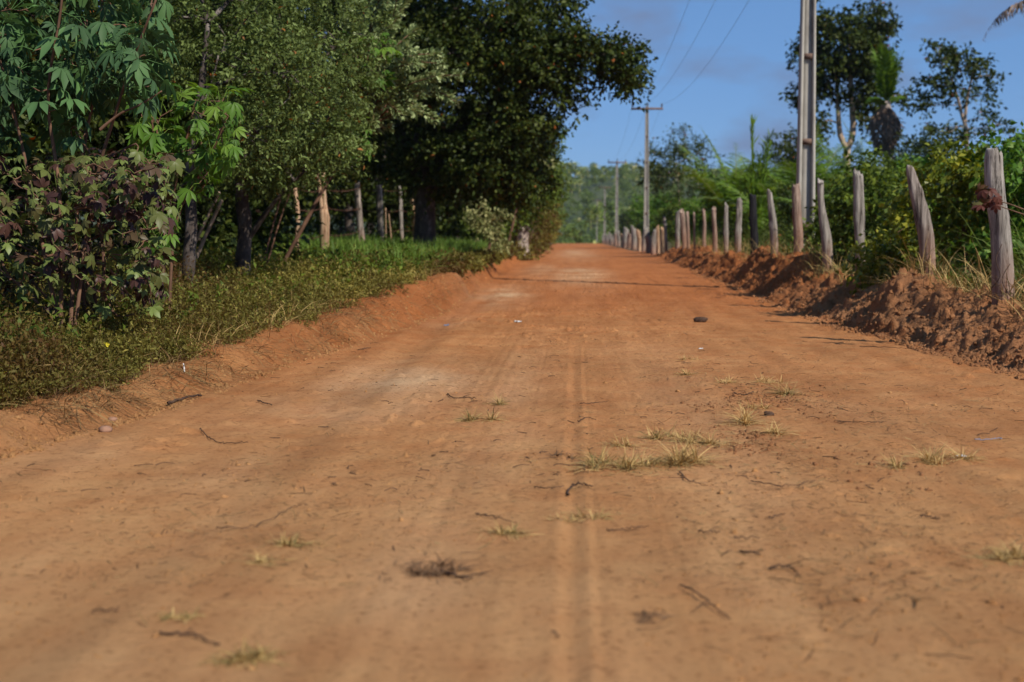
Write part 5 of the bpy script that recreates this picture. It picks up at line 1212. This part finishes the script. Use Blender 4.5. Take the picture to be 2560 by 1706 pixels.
TW = [
 ([(1118, 988), (1135, 998), (1160, 996), (1190, 1000)], .0045, 'dark forked twig above the pair of tufts', (.3, .6)),
 ([(1418, 1245), (1425, 1225), (1450, 1218), (1480, 1222)], .006, 'curled dark root clump on the tyre track', (.2, .4, .6, .8)),
 ([(1335, 1222), (1370, 1228), (1410, 1222)], .003, 'thin twig leading to the curled root', None),
 ([(1700, 1184), (1720, 1205), (1752, 1215)], .0035, 'short bent twig below the arched tan tuft', (.4,)),
 ([(1515, 1332), (1560, 1330), (1620, 1328)], .003, 'straight reddish stick right of the tyre track', (.5,)),
 ([(500, 1075), (525, 1100), (560, 1112), (620, 1108)], .0035, 'long thin curved root on the left of the road', (.3,)),
 ([(645, 1007), (665, 1012), (680, 1016)], .005, 'short dark stick left of the pale sand', None),
 ([(1920, 1300), (1960, 1296)], .003, 'small straight twig in the right half', None),
 ([(1880, 1210), (1960, 1220), (2040, 1206)], .0028, 'long faint twig below the pale tufts', (.4, .7)),
 ([(1700, 1470), (1740, 1490), (1790, 1530), (1825, 1552)], .0035, 'blurred crooked twig right of the tyre track', (.5,)),
 ([(1190, 1290), (1230, 1298), (1290, 1312)], .003, 'thin wavy root above the small dark green tuft', (.5,)),
 ([(1100, 1435), (1180, 1455)], .006, 'blurred dark root at the sprawling clump', (.3, .6)),
 ([(540, 1330), (640, 1320), (740, 1270), (770, 1272)], .0022, 'long hair-thin root in the left half', (.5,)),
 ([(1450, 1012), (1480, 1010), (1520, 1008)], .003, 'thin twig right of the dark forked twig', (.5,)),
 ([(1445, 1056), (1470, 1050), (1490, 1054)], .003, 'small crossed twig between tufts', (.4,)),
 ([(2090, 1058), (2160, 1062), (2210, 1058)], .0025, 'faint long stem in the right half', None),
 ([(1380, 1590), (1400, 1600)], .003, 'tiny blurred bit of twig in the left tyre groove', None),
 ([(1835, 985), (1860, 990), (1885, 984)], .004, 'dark clump of twigs below the straw bundle', (.3, .6)),
 ([(2300, 1295), (2350, 1300)], .004, 'dark short stick in the right half', (.5,)),
 ([(1850, 1385), (1900, 1392)], .005, 'dark blurred stick in the right half', (.4,)),
 ([(1835, 1350), (1900, 1352)], .003, 'pale thin stick above the dark blurred stick', None),
 ([(1925, 1425), (1970, 1425), (2000, 1448)], .004, 'hooked blurred twig in the right half', (.4,)),
 ([(230, 1538), (300, 1530)], .003, 'blurred twig at the lower left', None),
 ([(400, 1590), (480, 1595), (545, 1620)], .0045, 'blurred dark root at the lower left', (.4,)),
 ([(895, 878), (925, 873)], .005, 'short dark stick with leaves on the far left side', None),
 ([(2150, 868), (2240, 874), (2330, 880)], .004, 'long thin twig lying at the foot of the right ridge', (.3, .5, .7, .85)),
 ([(1745, 1335), (1800, 1338)], .0035, 'short brown stick right of the straight reddish stick', (.5,)),
 ([(420, 1012), (470, 1000), (505, 992)], .012, 'broken piece of wood at the foot of the left bank', None),
]
for j, (uv, r, lab, fk) in enumerate(TW): twig(lab, uv, r, 800 + j, 'twig', fk)
# random further small twigs, as uncountable litter
P = road_points(900, 3.0, 30, np.random.default_rng(901)); Gs = []
rg = np.random.default_rng(902)
for p in P[P[:, 1] > 5][:240]:
    a = rg.uniform(0, 6.28); L = rg.uniform(.015, .08); q = p + [math.cos(a) * L, math.sin(a) * L, 0]; q[2] = hz(q[0], q[1]); m = (p + q) / 2 + rg.normal(0, .012, 3) * [1, 1, 0]; m[2] = max(p[2], q[2]) + .006
    Gs.append(tube(spline([p + [0, 0, .003], m, q + [0, 0, .003]], 7), np.linspace(.0018, .0010, 7), 5, False))
single('twig_litter', join(Gs), M['twig'], (0, 0, 0), 'thin dark broken twigs littering the dirt road', 'litter', kind='stuff')
def rock(name, lab, cat, u, v, s, mat, seed, group=None, fl=.7):
    x, y = gpt(u, v); z = hz(x, y); x, y = gpt(u, v, z); z = hz(x, y)
    u_, v_ = np.meshgrid(np.linspace(0, 2 * math.pi, 15)[:-1], np.linspace(-1.45, 1.45, 9)); p = np.stack([np.cos(u_) * np.cos(v_), np.sin(u_) * np.cos(v_), np.sin(v_)], -1)
    rr = 1 + .35 * fbm(p[..., 0] * 1.6 + seed, p[..., 1] * 1.6, p[..., 2] * 1.6 + 2, seed, 3); p = p * rr[..., None] * [s * 1.2, s, s * fl]
    h, w_ = p.shape[:2]; Q = [[i * w_ + j, i * w_ + (j + 1) % w_, (i + 1) * w_ + (j + 1) % w_, (i + 1) * w_ + j] for i in range(h - 1) for j in range(w_)]
    V = np.vstack([p.reshape(-1, 3)]) + [x, y, z + s * fl * .45]
    return single(name, (V, np.array(Q), None), M[mat], (x, y, z), lab, cat, group, smooth=True)
rock('stone', 'dark brown stone lying alone on the road below the right ridge', 'stone', 1750, 806, .066, 'twig', 3, None, .55)
rock('stone', 'small brown stone at the foot of the left bank, upper of two', 'stone', 262, 1038, .028, 'stone', 4)
rock('stone', 'small brown stone at the foot of the left bank, lower of two', 'stone', 282, 1054, .020, 'stone', 5)
rock('soil_clod', 'dark clod of earth right of the pale straw tuft', 'clod', 1922, 1040, .022, 'twig', 6)
rock('soil_clod', 'pale orange lump at the foot of the tall mound', 'clod', 2202, 840, .04, 'bank', 7)
# crumpled litter
def crumple(name, lab, cat, u, v, sx, mat, seed):
    rg = np.random.default_rng(seed); x, y = gpt(u, v); z = hz(x, y); x, y = gpt(u, v, z)
    n = 7; g = np.stack(np.meshgrid(np.linspace(-.5, .5, n), np.linspace(-.5, .5, n)), -1).reshape(-1, 2) + rg.normal(0, .05, (n * n, 2))
    hgt = np.abs(rg.normal(0, .12, n * n)) + .04
    V = np.stack([g[:, 0] * sx, g[:, 1] * sx * .7, hgt * sx], 1) + [x, y, z]
    i = np.arange(n - 1)[:, None] * n; j = np.arange(n - 1)[None]; Q = np.stack([i + j, i + j + 1, i + n + j + 1, i + n + j], -1).reshape(-1, 4)
    V2 = V - [0, 0, .002]; 
    return single(name, (np.vstack([V, V2]), np.vstack([Q, Q[:, ::-1] + len(V)]), None), M[mat], (x, y, z), lab, cat, 'scraps of litter on the road')
crumple('paper_scrap', 'small white crumpled scrap near the right half of the road', 'litter', 1752, 873, .036, 'paper', 1)
crumple('paper_scrap', 'pale crumpled scrap left of the road centre, far', 'litter', 1295, 806, .07, 'paper', 2)
crumple('paper_scrap', 'white scrap on the matted brown tuft at the right', 'litter', 2402, 1143, .035, 'paper', 3)
crumple('plastic_scrap', 'faded blue plastic scrap far on the left side of the road', 'litter', 1118, 815, .06, 'bluebag', 4)
# white stick in the left bank, straight blue stem at right
gx, gy = gpt(462, 925, .1); z = hz(gx, gy)
single('white_peg', tube([[gx, gy, z - .03], [gx - .004, gy, z + .03], [gx - .008, gy, z + .055]], [.004, .005, .0035], 7, True, .2, 2), M['paper'], (gx, gy, z), 'short white peg stuck in the top of the left earth bank', 'peg', smooth=True)
twig('straight bluish stem lying at the right side of the road', [(2436, 1103), (2470, 1102), (2505, 1100)], .003, 880, 'bluebag')
# fallen branch sprig with red-brown leaves crossing the nearest post
b = np.array(W(2620, 545, 11.4)); r = thing('leafy_sprig', 'red-brown leaved sprig on thin stems reaching in from the right across the nearest post', 'sprig', b)
P1 = spline([b, W(2560, 524, 11.35), W(2515, 508, 11.3), W(2470, 500, 11.3)], 20); P2 = spline([b + [0, 0, -.05], W(2560, 537, 11.35), W(2500, 516, 11.3), W(2455, 492, 11.3)], 20)
part('stem', join([tube(P1, np.linspace(.007, .003, 20), 7), tube(P2, np.linspace(.006, .003, 20), 7)]), M['bark_brown'], r, True)
rg = np.random.default_rng(950); pos = np.array([W(rg.uniform(2432, 2505), rg.uniform(470, 520), 11.3 + rg.uniform(-.08, .05)) for _ in range(17)])
part('foliage', scatter(JAT, pos, rg.normal(0, .5, pos.shape) + [-.2, 0, -.6], rg.normal(0, .4, pos.shape) + [0, -.7, .4], .075 * rg.uniform(.7, 1.2, len(pos)), rg.uniform(0, 1, len(pos))), M['lf_rust'], r, True)
# dry thin creeper wound round the nearest post foot
P = [W(2480, 720, 11.5), W(2500, 690, 11.45), W(2490, 650, 11.45), W(2505, 610, 11.5)]
single('dry_creeper', join([tube(spline(P, 20), .0035, 6), tube(spline([W(2525, 740, 11.5), W(2505, 700, 11.45), W(2525, 660, 11.5)], 16), .003, 6), tube(spline([W(2505, 760, 11.5), W(2500, 720, 11.42), W(2470, 690, 11.5)], 16), .003, 6)]), M['twig'], P[0], 'thin dark dry creeper clinging to the foot of the nearest post', 'creeper', smooth=True)

# ------------------------------------------------------------------ air
HM = bpy.data.materials.new('haze'); HM.use_nodes = True; hn = HM.node_tree; hn.nodes.clear()
ho = hn.nodes.new('ShaderNodeOutputMaterial'); hv = hn.nodes.new('ShaderNodeVolumePrincipled')
hv.inputs['Color'].default_value = (.9, .93, 1, 1); hv.inputs['Density'].default_value = .00013; hv.inputs['Anisotropy'].default_value = .3
hn.links.new(hv.outputs[0], ho.inputs['Volume'])
Vb, Qb, _ = box((0, 560, 32), (1300, 1260, 78))
hz_o = single('haze', (Vb, Qb, None), HM, (0, 0, 0), 'thin blue air between the road and the hill', 'haze', kind='stuff')
